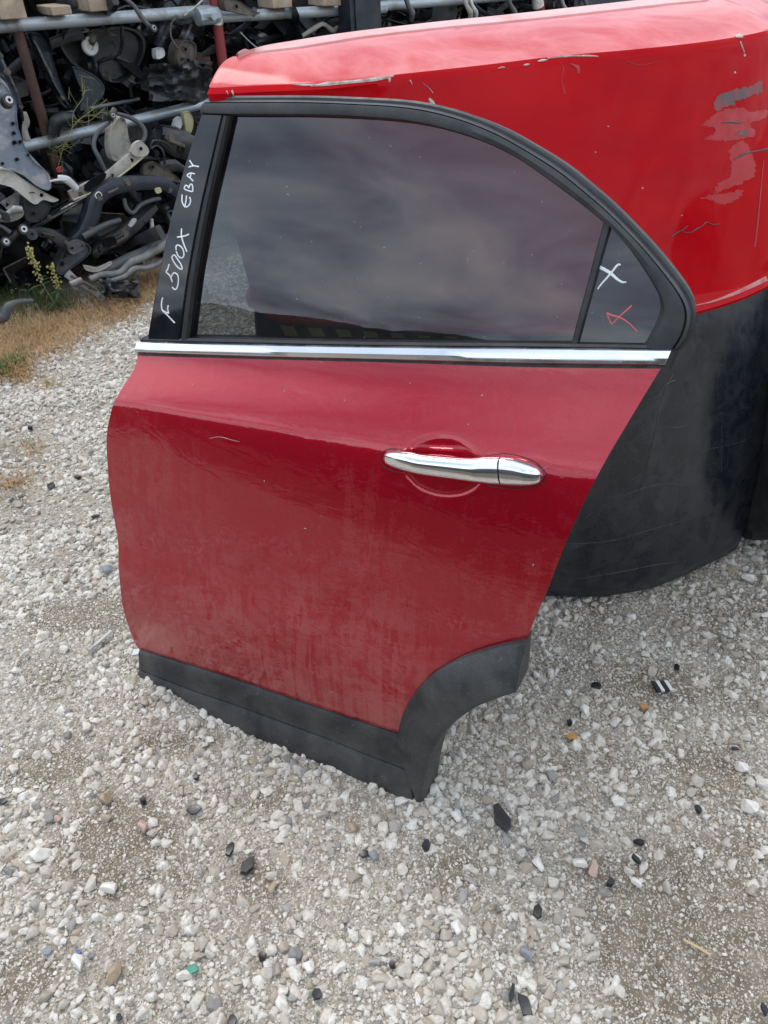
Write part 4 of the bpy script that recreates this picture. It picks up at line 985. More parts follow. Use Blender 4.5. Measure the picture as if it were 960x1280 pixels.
bar('edge_strip', [(92, 250, .46), (120, 238, .46), (150, 220, .45), (184, 192, .42)], [2.2, 2.2, 2.0, 1.6], 'yellow_tag', 'thin yellowish sealing strip along the underside of the cream crossbeam', 'sealing strip')
bar('bent_hose', [(132, 214, .40), (124, 198, .40), (117, 182, .38), (122, 166, .36), (138, 152, .36)], [5, 5.5, 5.5, 5, 4], 'hose', 'grey bent hose left of the cream upright bracket', 'hose')
bar('coolant_hose', [(146, 142, .32), (160, 146, .33), (174, 154, .33), (181, 164, .34), (180, 174, .35), (174, 180, .36)], [4, 5, 5.5, 5.5, 5, 4], 'hose', 'dark hose looping right of the cream upright bracket', 'hose')
bar('hose_fitting', [(138, 152, .37), (140, 144, .37), (143, 136, .36)], [7, 8, 6], 'grimy', 'grimy hose fitting on top of the bent hose', 'fitting', eyes=[(139, 146, .385, 4, 'alu')])
# black axle tube and the trough below
bar('axle_tube', [(92, 300, .44), (104, 288, .45), (113, 268, .46), (118, 250, .46), (132, 237, .46), (150, 231, .46), (176, 228, .44), (202, 230, .42), (220, 242, .40), (232, 246, .38)], [22, 25, 25, 24, 24, 23, 22, 20, 17, 12], 'navy_steel', 'black arched square-section axle beam under the cream crossbeam', 'axle beam', (1, .75), .5)
plate('marking_tag', [(193, 236), (200, 234), (202, 240), (196, 242)], .475, .003, 'yellow_tag', 'small yellow paint tag on the black arched axle beam', 'tag', dish=.0)
bar('paint_ring', [(121, 248, .505), (119, 244, .505), (123, 240, .505), (127, 243, .505), (126, 247, .505)], 1.3, 'white_paint', 'white painted ring mark on the bend of the black axle beam', 'paint mark')
bar('long_rail', [(28, 292, .42), (60, 272, .42), (100, 250, .43), (124, 238, .43)], [13, 14, 12, 10], 'black_gloss', 'long dark rail behind the axle beam bend', 'rail', (1, .5), .5)
bar('control_arm', [(30, 296, .47), (44, 290, .48), (62, 292, .49), (78, 302, .50), (92, 314, .50)], [14, 12, 13, 15, 13], 'dark_steel', 'dark knuckle-shaped control arm with bolt eyelet', 'control arm', (.8, 1), .2, eyes=[(38, 294, .50, 7, 'dark_steel')])
bar('bush_pair', [(-4, 302, .46), (8, 303, .47), (20, 292, .48), (30, 287, .48)], [10, 9, 10, 9], 'black_plastic', 'black link carrying two white-ringed bushes at the left edge', 'suspension link', eyes=[(28, 287.5, .50, 6.5, 'eyelet'), (6, 303, .49, 6, 'eyelet')])
bar('track_rod', [(-6, 274, .48), (8, 268, .49), (18, 262, .49), (27, 262, .49)], [6, 6.5, 10, 9], 'alu', 'grey track rod end with ball joint at the left edge', 'track rod')
plate('rod_bracket', [(10, 262), (18, 257), (29, 262), (29, 270), (20, 276), (8, 278), (-6, 276), (-6, 272), (12, 272)], .48, .03, 'alu', 'pale forked bracket gripping the track rod', 'bracket', dish=.002)
bar('drop_link', [(-4, 280, .48), (4, 284, .49), (12, 290, .49)], [5, 4.5, 7], 'grey_steel', 'short grey drop link under the forked bracket', 'drop link')
plate('knuckle_plate', [(84, 304), (96, 299), (107, 303), (114, 310), (112, 318), (100, 328), (86, 338), (76, 344), (70, 336), (78, 320)], .52, .06, 'dark_steel', 'dark folded knuckle plate with a grey worn top, right of the control arm', 'knuckle', [(80, 320, 2.2), (78, 330, 2.6)], (0, .001), dish=.01)
plate('worn_cap', [(84, 305), (96, 300), (106, 304), (105, 311), (92, 318), (86, 314)], .545, .012, 'grey_steel', 'grey worn cap lying on the dark knuckle plate', 'cap', [(90, 310, 1.6), (103, 307, 1.2)], dish=.001)
# trough
o = bar('trough', [(114, 318, .46), (128, 306, .46), (148, 296, .46), (168, 280, .45), (192, 258, .43)], [20, 26, 26, 24, 16], 'black_plastic', 'black plastic trough lying under the axle beam', 'plastic cover', (.9, .55), .45)
plate('trough_opening', [(128, 300), (142, 296), (146, 304), (136, 309), (130, 308)], .52, .01, 'hole', '', '', parent=o, dish=.004)
plate('paper_label', [(160, 281), (166, 273), (171, 275), (164, 284)], .515, .002, 'eyelet', '', '', parent=o, dish=.0)
bar('stabiliser_bar', [(104, 296, .5), (118, 288, .5), (134, 280, .5), (150, 275, .49)], [8, 8, 7, 6], 'hose', 'dull grey stabiliser bar across the black trough', 'stabiliser bar')
bar('brake_line', [(155, 248, .46), (158, 260, .47), (166, 266, .47), (176, 256, .46), (190, 250, .46), (200, 248, .45)], [5, 5.5, 5, 5, 5, 4], 'hose', 'grey bent line clipped above the black trough', 'brake line')
bar('strut_stub', [(189, 274, .44), (190, 284, .46), (190, 296, .48), (190, 304, .50), (190, 308, .50)], [5, 5, 9, 8, 12], 'pale_steel', 'pale stub strut standing upright beside the door pillar', 'strut')
# exhaust pipes on the ground
bar('exhaust_pipe', [(112, 350, .62), (128, 344, .62), (140, 343, .62), (152, 340, .62), (164, 328, .62), (182, 320, .60), (212, 302, .56)], [9, 9, 9, 9, 9, 10, 10], 'exhaust', 'bent grey exhaust pipe lying nearest the dry grass', 'exhaust pipe')
bar('exhaust_pipe', [(118, 340, .56), (138, 336, .56), (158, 326, .56), (186, 314, .54), (214, 298, .5)], [12, 15, 15, 15, 14], 'hose', 'thicker dark exhaust pipe behind the bent grey one', 'exhaust pipe')
bar('exhaust_pipe', [(136, 352, .64), (156, 346, .64), (168, 336, .64), (186, 334, .62), (212, 322, .58)], [6, 7, 7, 7, 7], 'exhaust', 'thin grey exhaust pipe lowest on the ground by the pillar', 'exhaust pipe')
o = bar('lower_arm', [(84, 342, .62), (94, 350, .65), (108, 358, .67), (122, 368, .68), (128, 374, .68)], [12, 9, 8, 9, 10], 'exhaust', 'grey forked lower arm lying in the dry grass', 'suspension arm', (.5, 1), .35)
bar('arm_fork', [(88, 346, .63), (92, 358, .65), (98, 360, .66)], [7, 6, 7], 'exhaust', '', '', (.5, 1), .3, parent=o)
bar('arm_rib', [(92, 346, .66), (108, 354, .68), (122, 363, .69)], [3, 3, 3], 'grimy', '', '', parent=o)
bar('pipe_stub', [(88, 356, .68), (102, 350, .68)], [8, 8], 'exhaust', 'short grey pipe stub poking from the forked arm', 'pipe stub')
plate('heat_shield', [(104, 331), (120, 336), (138, 327), (139, 331), (122, 340), (108, 338)], .60, .006, 'pale_steel', 'small pale bent heat shield on the exhaust pipes', 'heat shield', dish=.002)
bar('buried_hose', [(-10, 398, .74), (4, 396, .74), (10, 384, .74), (22, 378, .72), (40, 376, .70)], [15, 15, 12, 8, 6], 'hose', 'grey hose half hidden in grass at the left edge', 'hose')
# upper shelf and back
def block(px, off, dep, mat, label, name='wooden_block', cat='wood block'):
    a, b, c_ = K(*px[0], off), K(*px[1], off), K(*px[2], off)
    ax = (b-a)/2; up = np.array([0, 0, max(.03, (c_-b)[2])/2]); mb = MB(); mb.push(*box_geo((a+b)/2+up-RN*dep, ax, RN*dep, up*1.0)); o = mb.build(name, MAT[mat], None, False)
    bm = bmesh.new(); bm.from_mesh(o.data); bmesh.ops.bevel(bm, geom=bm.edges[:], offset=.004, segments=1, affect='EDGES'); bm.to_mesh(o.data); bm.free()
    tag(o, label, cat, 'blocks propping scrap on the upper pipe'); return o
block([(2, 25), (35, 23), (30, -4)], .10, .09, 'wood', 'largest pale wooden block on the upper pipe, at its left end')
block([(66, 20), (91, 18), (90, 6)], .09, .08, 'wood', 'small wooden block on the upper pipe, between two others')
block([(114, 15), (138, 13), (137, -8)], .09, .08, 'wood', 'brownish wooden block on the upper pipe, right of the small one')
block([(342, 11), (366, 9), (366, -8)], .10, .07, 'wood', 'wooden block on the pipe left of the dark column')
block([(405, 8), (427, 7), (427, -8)], .10, .07, 'wood', 'wooden block touching the dark navy column')
bar('linkage_rod', [(152, -4, .14), (166, 6, .15), (176, 20, .16), (184, 30, .16), (190, 36, .16)], [4, 5, 6, 5, 7], 'grey_steel', 'grey linkage rod with an eyelet hanging over the upper pipe', 'linkage rod', eyes=[(190, 37, .17, 4.2, 'alu')])
bar('prop_stick', [(230, 20, .15), (243, 10, .15), (256, -2, .15)], 2.4, 'alu', 'thin pale stick slanting above the upper pipe', 'stick')
bar('fender', [(34, 44, -.10), (46, 66, -.08), (58, 92, -.05), (72, 116, -.02), (86, 134, 0)], [26, 30, 26, 16, 6], 'black_gloss', 'glossy dark fender leaning behind the rusty post', 'fender', (1, .25), .2)
plate('door_skin', [(30, 40), (46, 40), (58, 52), (66, 74), (74, 100), (86, 130), (80, 134), (66, 112), (52, 80)], -.06, .02, 'fender_teal', 'dark teal curved fender edge right of the rusty post', 'fender', dish=.006)
plate('wing_panel', [(90, 82), (112, 90), (130, 106), (128, 122), (112, 134), (100, 138), (104, 118), (98, 104)], -.08, .02, 'fender_teal', 'grey-teal torn panel hanging under the upper pipe', 'body panel', dish=.004)
o = plate('black_liner', [(70, 48), (110, 40), (160, 34), (182, 50), (176, 80), (150, 104), (118, 94), (88, 78)], -.16, .05, 'black_plastic', 'large matt black liner filling the shelf between the pipes', 'liner', dish=.03)
mb = MB(); cc = K(113, 58, -.10); mb.push(*lathe_geo(cc, RN, [(-.02, .006), (-.02, .036), (.0, .040), (.006, .034), (.004, .016), (-.006, .014)], 18)); tag(mb.build('round_cap', MAT['eyelet']), 'round pale cap on the large black liner', 'cap', 'scrap car parts heaped at the rack')
bar('cap_neck', [(114, 54, -.09), (117, 47, -.10), (119, 44, -.11)], [8, 9, 6], 'grimy', 'grimy neck above the round pale cap', 'pipe neck')
plate('cast_housing', [(224, 60), (230, 51), (241, 52), (246, 60), (243, 78), (238, 86), (226, 84), (222, 74)], .0, .10, 'grimy', 'grimy tan cast housing below the upper pipe', 'casting', [(233, 62, 2), (236, 76, 2.4), (229, 74, 1.4)], dish=.012)
bar('arc_cable', [(222, 60, .03), (214, 46, .03), (214, 30, .03), (222, 20, .03)], 2, 'grimy', 'thin tan cable arching beside the cast housing', 'cable')
plate('lamp_unit', [(195, 62), (204, 60), (206, 70), (196, 74)], -.02, .04, 'lamp_plastic', 'small cloudy lamp piece left of the cast housing', 'lamp', dish=.004)
plate('clear_lens', [(220, 150), (226, 146), (228, 156), (222, 166), (216, 168)], .12, .03, 'lamp_plastic', 'small white lens beside the door pillar under the lower pipe', 'lens', dish=.004)
plate('tan_connector', [(229, 141), (236, 139), (242, 150), (240, 164), (234, 168), (232, 156)], .13, .03, 'yellow_tag', 'pale tan connector beside the door pillar under the lower pipe', 'connector', dish=.004)
plate('bracket', [(180, 206), (192, 202), (206, 210), (220, 220), (226, 228), (214, 226), (198, 222), (180, 220)], .36, .03, 'grimy', 'worn grey bracket above the black axle beam', 'bracket', [(191, 209, 2)], dish=.006)
bar('loop_strap', [(206, 206, .36), (204, 190, .36), (196, 182, .35), (188, 186, .36), (192, 176, .36), (206, 178, .34), (214, 186, .33)], 2.6, 'black_gloss', 'black looped strap below the lower pipe by the pillar', 'strap')
bar('black_tank', [(196, 170, .22), (216, 178, .22), (240, 186, .2)], [26, 34, 30], 'black_gloss', 'black rounded tank behind the looped strap', 'tank', None, .2)
def crumple(px0, px1, off, label, seed, mat='black_plastic', name='crumpled_cover', lift=.10):
    n = 18; V = []
    for j in range(n):
        for i in range(n):
            s, t = i/(n-1), j/(n-1); x = px0[0]+(px1[0]-px0[0])*s; y = px0[1]+(px1[1]-px0[1])*t
            x += 6*noise.noise((s*3, t*3, seed)); y += 7*noise.noise((s*2.5, t*2.5, seed+9))
            V.append(K(x, y, off+lift*noise.noise((s*2.6, t*2.6, seed+3))+.05*noise.noise((s*8, t*8, seed))+.06*math.sin(3*s)))
    V2_ = V+[v-RN*.004 for v in V]; F = grid_faces(n, n); F2_ = F+[[n*n+a for a in f][::-1] for f in F]
    o = add(name, V2_, F2_, MAT[mat], None, True, None, 50); tag(o, label, 'plastic cover', 'scrap car parts heaped at the rack')
crumple((186, 78), (268, 128), .02, 'crumpled black plastic cover on the lower shelf beside the red post', 3.3)
crumple((150, 196), (200, 226), .25, 'creased black sheet tucked behind the cream crossbeam', 8.1)
crumple((126, 352), (174, 372), .66, 'grey crumpled shield lying by the green grass', 5.5, 'grey_steel', 'crumpled_shield', .06)
crumple((282, 44), (350, 76), -.08, 'crumpled dark cover right of the red post', 12.7)
plate('cable_plug', [(324, 44), (330, 41), (335, 46), (331, 52), (326, 52)], -.02, .02, 'alu', 'small silver plug right of the red post', 'plug', dish=.003)
bar('hinge_strap', [(376, 46, -.02), (392, 36, 0), (404, 30, .02), (416, 38, .01), (422, 34, 0)], [3, 5, 4, 5, 3], 'pale_steel', 'pale hinge strap left of the dark navy column', 'hinge strap')
bar('wiper_arm', [(428, 18, .05), (427, 44, .05)], 3, 'yellow_tag', 'thin upright tan strip touching the dark navy column', 'strip')
bar('loose_wire', [(300, 40, .02), (312, 52, .02), (322, 60, .02), (330, 62, .0)], 1.4, 'galv', 'thin grey wire dangling right of the red post', 'wire')
plate('mount_cluster', [(280, -4), (300, 2), (318, 14), (326, 16), (316, 20), (296, 16), (282, 12)], .12, .05, 'grimy', 'grimy cast mount above the pipe right of the red post', 'casting', [(296, 8, 2)], dish=.006)
for i, (x, w, m, lab) in enumerate([(512, 6, 'grey_steel', 'grey bent bar leftmost behind the machine top'), (585, 5, 'pale_steel', 'pale bracket strip second from the left above the machine top'), (592, 4, 'eyelet', 'white broken clip above the middle of the machine top'),
                              (640, 5, 'grey_steel', 'grey flat strip left of the far red post'), (706, 4, 'alu', 'silver rod just right of the far red post'), (735, 4, 'grey_steel', 'thin grey rod above the pale machine edge')]):
    bar('scrap_bar', [(x-6, -8, .1), (x-2, 6, .12), (x+3, 16, .12), (x+2, 26, .1)], [w, w*.7, w, w*.6], m, lab, 'scrap bar')
plate('bodywork', [(720, -20), (800, -26), (812, 4), (770, 12), (722, 18)], .10, .02, 'navy_steel', 'dark navy panel above the right half of the machine', 'body panel', dish=.006)
bar('broken_lens', [(96, 236, .47), (84, 225, .47), (72, 222, .46)], [8, 10, 6], 'lamp_plastic', 'cloudy broken lamp lens beside the pale arm tip', 'lens')
plate('red_reflector', [(71, 211), (78, 208), (79, 213), (73, 216)], .48, .01, 'red_plastic', 'tiny red reflector above the cloudy broken lens', 'reflector', dish=.001)
bar('white_clip', [(62, 227, .5), (72, 225, .5), (84, 225, .5)], [2.5, 3, 1.4], 'eyelet', 'thin white clip across the cloudy lens', 'clip')
bar('corrugated_pipe', [(30, 140, .1), (33, 152, .1), (31, 162, .1), (34, 176, .1)], [6, 9, 7, 10], 'pale_steel', 'pale rough pipe stub left of the rusty post', 'pipe')
bar('black_elbow', [(66, 168, .05), (70, 154, .06), (80, 148, .06), (92, 148, .06)], [16, 17, 17, 14], 'black_plastic', 'black plastic elbow duct right of the rusty post foot', 'duct')

# ------------------------------------------------------------------ grass, weeds and litter on the ground
def blade_mat(name, c0, c1):
    t = NT(name); v = t.coords(); t.set(Base_Color=t.mix(t.noise(v, 23, 2), c0, c1), Roughness=.8); t.b.inputs['Specular IOR Level'].default_value = .2
    return t.m
MAT['dry'] = blade_mat('dry_straw', (.40, .22, .10), (.52, .36, .19)); MAT['green'] = blade_mat('green_blade', (.055, .095, .03), (.12, .15, .05)); MAT['weed'] = blade_mat('weed_stem', (.14, .15, .06), (.24, .22, .10))
MAT['flower'] = blade_mat('weed_flower', (.42, .36, .14), (.34, .33, .12)); MAT['leaf'] = blade_mat('weed_leaf', (.04, .075, .03), (.085, .12, .05))
def blades(name, spots, mat, n, h, w, label, lean=.7, spread=.05, seed=1):
    rr = random.Random(seed); mb = MB()
    for i in range(n):
        (x, y, s) = rr.choice(spots); c = at_z(x+rr.gauss(0, s), y+rr.gauss(0, s*.45), 0)
        c[2] = float(ground_h(c[0], c[1])); az = rr.uniform(0, 6.28); L = h*rr.uniform(.35, 1.2); ln = lean*rr.uniform(.3, 1.3)
        d = np.array([math.cos(az), math.sin(az), 0]); sd_ = np.array([-d[1], d[0], 0]); ww = w*rr.uniform(.6, 1.3); V = []
        for k, t in enumerate((0, .4, .75, 1.0)):
            p = c+d*L*ln*t*t+np.array([0, 0, L*(t-.45*ln*t*t)]); q = ww*(1-t*.9); V += [p-sd_*q, p+sd_*q]
        mb.push(V, [[2*k, 2*k+1, 2*k+3, 2*k+2] for k in range(3)])
    o = mb.build(name, MAT[mat], None, True, 90); o['kind'] = 'stuff'; o['label'] = label
blades('grass', [(-30, 420, 30), (10, 414, 26), (40, 412, 24), (80, 402, 22), (110, 392, 22), (150, 376, 20), (180, 362, 14), (195, 350, 10), (0, 445, 22), (60, 418, 18), (20, 470, 12), (170, 372, 20), (30, 440, 24), (100, 412, 20), (150, 394, 16), (60, 432, 20), (-10, 450, 24)], 'dry', 7000, .07, .0014, 'dry straw-coloured grass along the foot of the scrap', 1.2, seed=3)
blades('grass', [(20, 380, 22), (50, 378, 22), (75, 380, 14), (146, 366, 9), (158, 360, 8), (130, 372, 7), (0, 395, 20), (60, 386, 14), (20, 462, 9), (5, 470, 8)], 'green', 1900, .07, .0022, 'short green grass under the scrap', .7, seed=5)
blades('grass', [(30, 590, 14), (38, 560, 10), (18, 605, 12), (45, 480, 10), (62, 482, 8), (10, 600, 9)], 'dry', 420, .030, .0012, 'sparse dry tufts in the gravel at the left edge', 1.3, seed=6)
blades('grass', [(36, 552, 8), (28, 596, 9), (60, 478, 7), (10, 606, 7)], 'green', 160, .022, .0013, 'sparse green tufts in the gravel at the left edge', .9, seed=8)
def weed(px, htpx, lab, seed, heads=True, name='flowering_weed'):
    rr = random.Random(seed); g0 = at_z(px[0][0], px[0][1], 0.0); off = float((g0-RP)@RN); C = [K(x, y, off) for x, y in px]; C[0] = g0
    root = empty(name, tuple(g0), lab, 'weed'); C = catmull(C, 6)
    mb = MB(); mb.push(*tube_geo(C, list(np.linspace(.0032, .0012, len(C))), 6)); mb.build('stem', MAT['weed'], root)
    n = len(C); fb = MB()
    if heads:
        for k in range(70):
            i = rr.randint(int(n*.55), n-1); p = C[i]+np.array([rr.gauss(0, .008), rr.gauss(0, .008), rr.gauss(0, .008)]); r = rr.uniform(.003, .006)
            fb.push(*lathe_geo(p, (rr.gauss(0, 1), rr.gauss(0, 1), 1), [(-r, r*.3), (-r*.4, r), (r*.5, r*.8), (r, r*.2)], 5))
        f = fb.build('flower_head', MAT['flower'], root)
    for k in range(9):
        i = rr.randint(1, int(n*.55)); p = C[i]; az = rr.uniform(0, 6.28); L = rr.uniform(.04, .09); d = np.array([math.cos(az), math.sin(az), .35]); s_ = np.array([-d[1], d[0], 0])
        lb = MB(); V = []
        for t in (0, .3, .65, 1.0):
            q = p+d*L*t-np.array([0, 0, .5*L*t*t]); w = .008*math.sin(math.pi*min(.97, t*.85+.12)); V += [q-s_*w, q+np.array([0, 0, .002]), q+s_*w]
        lb.push(V, grid_faces(4, 3)); lb.build('leaf', MAT['leaf'], root)
weed([(76, 392), (66, 376), (52, 352), (42, 328), (35, 308)], 90, 'tall weed with a pale yellow flower spike in front of the scrap', 3)
weed([(78, 390), (76, 372), (70, 350), (66, 334)], 60, 'shorter flowering weed right beside the tall spike', 4)
def dry_stalks():
    rr = random.Random(9); root = empty('dry_weed', tuple(K(72, 214, .44)), 'spindly dry weed growing up through the lower pipe', 'weed')
    for pts in ([(71, 214), (76, 196), (82, 176), (96, 152), (118, 136), (134, 124)], [(82, 176), (90, 160), (92, 140), (104, 122), (106, 108)], [(76, 196), (74, 186), (70, 184)], [(96, 152), (110, 152), (126, 140)], [(90, 160), (104, 146), (120, 144), (132, 134)], [(104, 122), (103, 110), (102, 96)]):
        C = [K(x, y, .30) for x, y in pts]; mb = MB(); mb.push(*tube_geo(catmull(C, 4), .0013, 5)); mb.build('stem', MAT['weed'], root)
    mb = MB()
    for i in range(60):
        x, y = rr.choice([(118, 136), (106, 112), (96, 150), (126, 140), (82, 176), (73, 190)]); p = K(x+rr.gauss(0, 8), y+rr.gauss(0, 6), .30+rr.gauss(0, .03)); d = np.array([rr.gauss(0, 1), rr.gauss(0, 1), rr.gauss(0, 1)])*.02
        mb.push(*tube_geo([p-d, p, p+d], .0007, 4))
    mb.build('twig', MAT['weed'], root)['kind'] = 'stuff'
dry_stalks()

# litter and odd stones lying on the gravel
MAT['shard'] = worn('black_shard', (.010, .011, .013), (.03, .03, .032), .35, 0, 30); MAT['slate'] = worn('slate_stone', (.20, .21, .225), (.30, .295, .29), .8, 0, 60); MAT['tan_stone'] = worn('tan_stone', (.34, .26, .17), (.22, .16, .10), .85, 0, 50)
MAT['white_stone'] = worn('white_stone', (.68, .64, .58), (.48, .43, .36), .9, 0, 45); MAT['dead_leaf'] = worn('dead_leaf', (.42, .20, .06), (.5, .3, .12), .7, 0, 60); MAT['green_glass'] = worn('green_shard', (.03, .20, .13), (.1, .3, .22), .3, 0, 60)
MAT['blue_bit'] = worn('blue_plastic', (.03, .07, .25), (.1, .14, .3), .4, 0, 60); MAT['pink_stone'] = worn('pinkish_stone', (.44, .30, .24), (.5, .39, .33), .9, 0, 60); MAT['straw'] = worn('straw', (.50, .38, .2), (.4, .3, .16), .8)
def litter(x, y, w, h, mat, label, cat, name, thick=.35, ang=0, seed=0, kind='chip', group='bits of litter and odd stones on the gravel'):
    """w, h: size in photo pixels; chips are jagged plates, stones are lumps"""
    rr = random.Random(seed+int(x*7+y)); c = at_z(x, y, 0.012); s = np.linalg.norm(at_z(x+1, y, .012)-c); ww, hh = w*s*.5, h*s*.62
    zt = float(ground_h(c[0], c[1]))+.012; tilt = Matrix.Rotation(rr.uniform(-.2, .2), 3, 'X') @ Matrix.Rotation(rr.uniform(-.2, .2), 3, 'Y'); rz = Matrix.Rotation(ang, 3, 'Z')
    if kind == 'chip':
        n = rr.randint(6, 9); th = max(.0022, thick*.008); V = []; base = []
        for k in range(n):
            a = 2*math.pi*k/n+rr.uniform(-.25, .25); r = rr.uniform(.72, 1.08); q = rz @ Vector((ww*r*math.cos(a), hh*r*math.sin(a), 0)); base.append(q)
        curl = rr.uniform(-.25, .25)
        for z_, f in ((-th, .96), (0, 1.0), (th*.5, .9)):
            for q in base: V.append(c*np.array([1, 1, 0])+np.array([0, 0, zt])+np.array(tilt @ Vector((q.x*f, q.y*f, z_+curl*q.length**2/max(ww, hh)))))
        V.append(c*np.array([1, 1, 0])+np.array([0, 0, zt+th*.5]))
        F = [[l*n+k, l*n+(k+1) % n, (l+1)*n+(k+1) % n, (l+1)*n+k] for l in (0, 1) for k in range(n)]+[[2*n+k, 2*n+(k+1) % n, 3*n] for k in range(n)]+[list(range(n))[::-1]]
        o = add(name, V, F, MAT[mat], None, True, None, 25)
    else:
        me = rocks[rr.randint(5, 9)].data; hz = max(min(ww, hh)*.75, .003); V = []
        for v in me.vertices:
            q = rz @ Vector((v.co.x*ww, v.co.y*hh, v.co.z*hz)); V.append(np.array([c[0]+q.x, c[1]+q.y, zt-.004+hz*.35+q.z]))
        o = add(name, V, [list(p.vertices) for p in me.polygons], MAT[mat], None, True, None, 30)
    tag(o, label, cat, group)
SH = 'plastic_shard'
for a in [
 (628, 1021, 21, 40, 'shard', "largest black plastic shard, right of the door's lower tip", 'shard', SH, .5, .25),
 (243, 1013, 20, 15, 'shard', 'rounded black chip in the gravel below the middle of the sill', 'shard', SH),
 (310, 1078, 17, 24, 'shard', 'lumpy black piece right of the narrow one below the sill', 'shard', SH, .8, -.4), (287, 1060, 12, 20, 'shard', 'narrow black piece left of the lumpy one below the sill', 'shard', SH, .6, -.3),
 (657, 1257, 17, 28, 'shard', 'black shard at the bottom edge right of centre', 'shard', SH, .5, .3), (672, 1136, 12, 19, 'shard', 'slanting black chip left of the bare brown patch', 'shard', SH, .5, -.2),
 (745, 857, 14, 12, 'shard', 'small square black chip below the black skirt', 'shard', SH), (533, 1055, 12, 14, 'shard', "round black bit just below the door's lower tip", 'shard', SH, .9),
 (764, 1101, 12, 10, 'shard', 'black bit above the bare brown patch', 'shard', SH, .8), (795, 1073, 8, 16, 'shard', 'thin dark stick lying above the bare brown patch', 'stick', 'dark_stick', .6, .5),
 (799, 1053, 16, 7, 'shard', 'short dark twig higher than the thin dark stick', 'stick', 'dark_stick', .6, -.5), (640, 1240, 8, 24, 'shard', 'long dark strip near the bottom edge beside the black shard', 'strip', 'plastic_strip', .5, -.3),
 (328, 1195, 10, 10, 'shard', 'small round black bit low in the gravel left of centre', 'shard', SH, .9), (396, 1241, 13, 13, 'shard', 'black lump near the bottom edge left of centre', 'shard', SH, .9),
 (455, 1065, 16, 9, 'shard', 'dark flat flake left of the grey washer stone', 'shard', SH), (62, 605, 12, 11, 'shard', 'flat black flake on the pale gravel beside the dry tufts', 'shard', SH), (97, 596, 7, 6, 'shard', 'tiny black bit right of the flat flake', 'shard', SH, .9),
 (37, 531, 7, 6, 'shard', 'tiny black bit high on the pale gravel left of the door', 'shard', SH, .9), (290, 1274, 14, 14, 'shard', 'dark chip cut by the bottom edge on the left', 'shard', SH),
 (150, 1274, 10, 8, 'shard', 'tiny dark chip at the bottom left edge', 'shard', SH), (180, 1003, 8, 10, 'shard', 'small dark bit in the brown patch left of the sill', 'shard', SH, .9), (245, 970, 8, 9, 'shard', 'dark bit just under the sill cladding', 'shard', SH, .9),
 (2, 1000, 14, 9, 'shard', 'black flake cut by the left edge', 'shard', SH), (120, 645, 12, 5, 'shard', 'thin dark sliver on the gravel left of the door', 'shard', SH, .4, .4), (846, 833, 8, 7, 'shard', 'dark bit right of the square chip below the skirt', 'shard', SH, .8),
 (918, 938, 10, 5, 'shard', 'dark flat sliver near the right edge', 'shard', SH), (872, 1014, 8, 12, 'shard', 'dark broken bit left of the pale flat stone', 'shard', SH, .7), (712, 902, 8, 7, 'shard', 'small black bit between the door tip and the right edge', 'shard', SH, .9),
 (955, 1262, 10, 14, 'shard', 'dark bit in the bottom right corner', 'shard', SH), (490, 1204, 9, 9, 'shard', 'small dark bit low in the middle of the gravel', 'shard', SH, .8),
 (60, 1190, 14, 12, 'slate', 'blue-grey chip low on the left', 'chip', 'slate_chip'), (805, 884, 14, 9, 'dead_leaf', 'small orange dead leaf right of the wheel-arch trim', 'leaf', 'dead_leaf', .15), (715, 918, 20, 8, 'dead_leaf', 'brownish orange leaf scrap right of the door tip', 'leaf', 'dead_leaf', .15, .3),
 (240, 1212, 18, 9, 'green_glass', 'green glass shard low in the gravel on the left', 'shard', 'glass_shard', .5), (99, 1193, 8, 7, 'blue_bit', 'tiny blue plastic bit low on the left', 'shard', SH)]:
    litter(*a[:8], *(a[8:] if len(a) > 8 else ()))
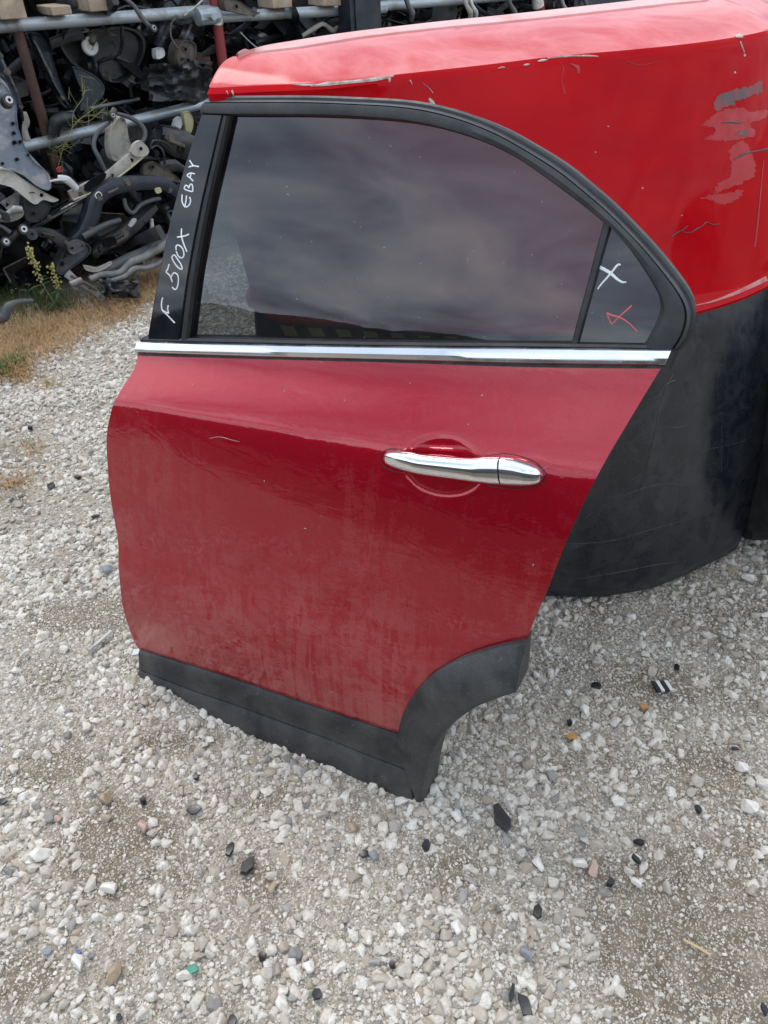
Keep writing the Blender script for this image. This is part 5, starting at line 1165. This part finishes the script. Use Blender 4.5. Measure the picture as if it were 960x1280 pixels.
for a in [
 (660, 1190, 22, 20, 'slate', 'slate-blue stone left of the bare brown patch', 'stone', 'slate_stone'), (145, 1217, 20, 26, 'tan_stone', 'long tan stone low on the left', 'stone', 'tan_stone', .35, -.5), (133, 710, 20, 14, 'slate', 'dark grey stone on the pale gravel beside the door edge', 'stone', 'dark_stone'),
 (466, 1066, 16, 14, 'slate', 'grey round stone in the gravel below the sill end', 'stone', 'grey_stone'), (50, 1070, 36, 17, 'white_stone', 'long white stone at the left edge of the gravel', 'stone', 'white_stone', .35, .25), (935, 1009, 27, 18, 'white_stone', 'large pale flat stone by the right edge', 'stone', 'white_stone'),
 (936, 722, 20, 15, 'white_stone', 'pale grey stone near the tyre on the right', 'stone', 'pale_stone'), (797, 1102, 17, 15, 'white_stone', 'white round pebble above the bare brown patch', 'stone', 'white_stone'), (140, 1113, 28, 18, 'white_stone', 'white lumpy stone in the brown patch on the left', 'stone', 'white_stone', .35, .3),
 (132, 1000, 20, 16, 'tan_stone', 'brown stone in the bare patch left of the sill', 'stone', 'brown_stone', .35, .6), (72, 1024, 12, 8, 'pink_stone', 'rusty red pebble at the left', 'stone', 'red_stone'), (181, 1037, 18, 16, 'pink_stone', 'pinkish angular stone in the brown patch', 'stone', 'pink_stone'),
 (340, 1105, 13, 14, 'tan_stone', 'honey-coloured pebble below the sill', 'stone', 'tan_stone'), (440, 1030, 15, 14, 'tan_stone', 'yellowish pebble below the sill end', 'stone', 'tan_stone'), (672, 1075, 16, 22, 'white_stone', 'tall white stone right of the black shard', 'stone', 'white_stone', .35, .2),
 (742, 1083, 18, 20, 'pink_stone', 'pinkish stone in the gravel right of the door tip', 'stone', 'pink_stone'), (726, 1077, 20, 18, 'white_stone', 'white stone touching the pinkish one', 'stone', 'white_stone', .35, .6), (570, 1015, 18, 18, 'white_stone', "pale stone beside the door's lower tip", 'stone', 'white_stone'),
 (925, 960, 20, 14, 'white_stone', 'white angular stone above the large pale flat stone', 'stone', 'white_stone'), (100, 1205, 20, 24, 'white_stone', 'grey-white stone left of the long tan stone', 'stone', 'white_stone', .35, .2), (570, 1155, 17, 20, 'white_stone', 'pale rounded stone low in the middle', 'stone', 'white_stone'),
 (730, 885, 16, 16, 'white_stone', 'white stone below the square black chip', 'stone', 'white_stone'), (385, 1205, 20, 16, 'white_stone', 'white stone low, left of the middle', 'stone', 'white_stone')]:
    litter(*a[:8], *(a[8:] if len(a) > 8 else ()), kind='stone')
# striped clip, stick and straw
mb = MB(); c = at_z(828, 858, .016); s = np.linalg.norm(at_z(829, 858, .016)-c)
for k, dx in enumerate((-8, -3, 3, 8)):
    mb.push(*box_geo(c+np.array([dx*s, 0, 0]), np.array([2.2*s, 0, 0]), np.array([-1.5*s, 8*s, 0]), np.array([0, 0, .003])), k % 2)
mb.push(*box_geo(c-np.array([0, 0, .003]), np.array([10*s, 0, 0]), np.array([0, 3*s, 0]), np.array([0, 0, .002])), 0)
tag(mb.build('striped_clip', [MAT['shard'], MAT['white_paint']], None, False), 'black and white striped clip below the black skirt', 'clip', 'bits of litter and odd stones on the gravel')
for pts, r, m, lab, nm in (([(111, 813), (124, 802), (139, 789)], .0042, 'eyelet', 'pale stick lying on gravel left of the door', 'pale_stick'), ([(855, 1175), (872, 1184), (888, 1194)], .0022, 'straw', 'dry straw lying on the bare brown patch', 'straw')):
    mb = MB(); mb.push(*tube_geo(catmull([at_z(x, y, .014) for x, y in pts], 4), r, 7)); tag(mb.build(nm, MAT[m]), lab, 'stick', 'bits of litter and odd stones on the gravel')
mb = MB(); c = at_z(172, 815, .02); mb.push(*box_geo(c, np.array([.012, 0, .002]), np.array([0, .009, 0]), np.array([0, 0, .002]))); tag(mb.build('paper_scrap', MAT['eyelet']), 'pale paper scrap under the front end of the sill', 'scrap', 'bits of litter and odd stones on the gravel')
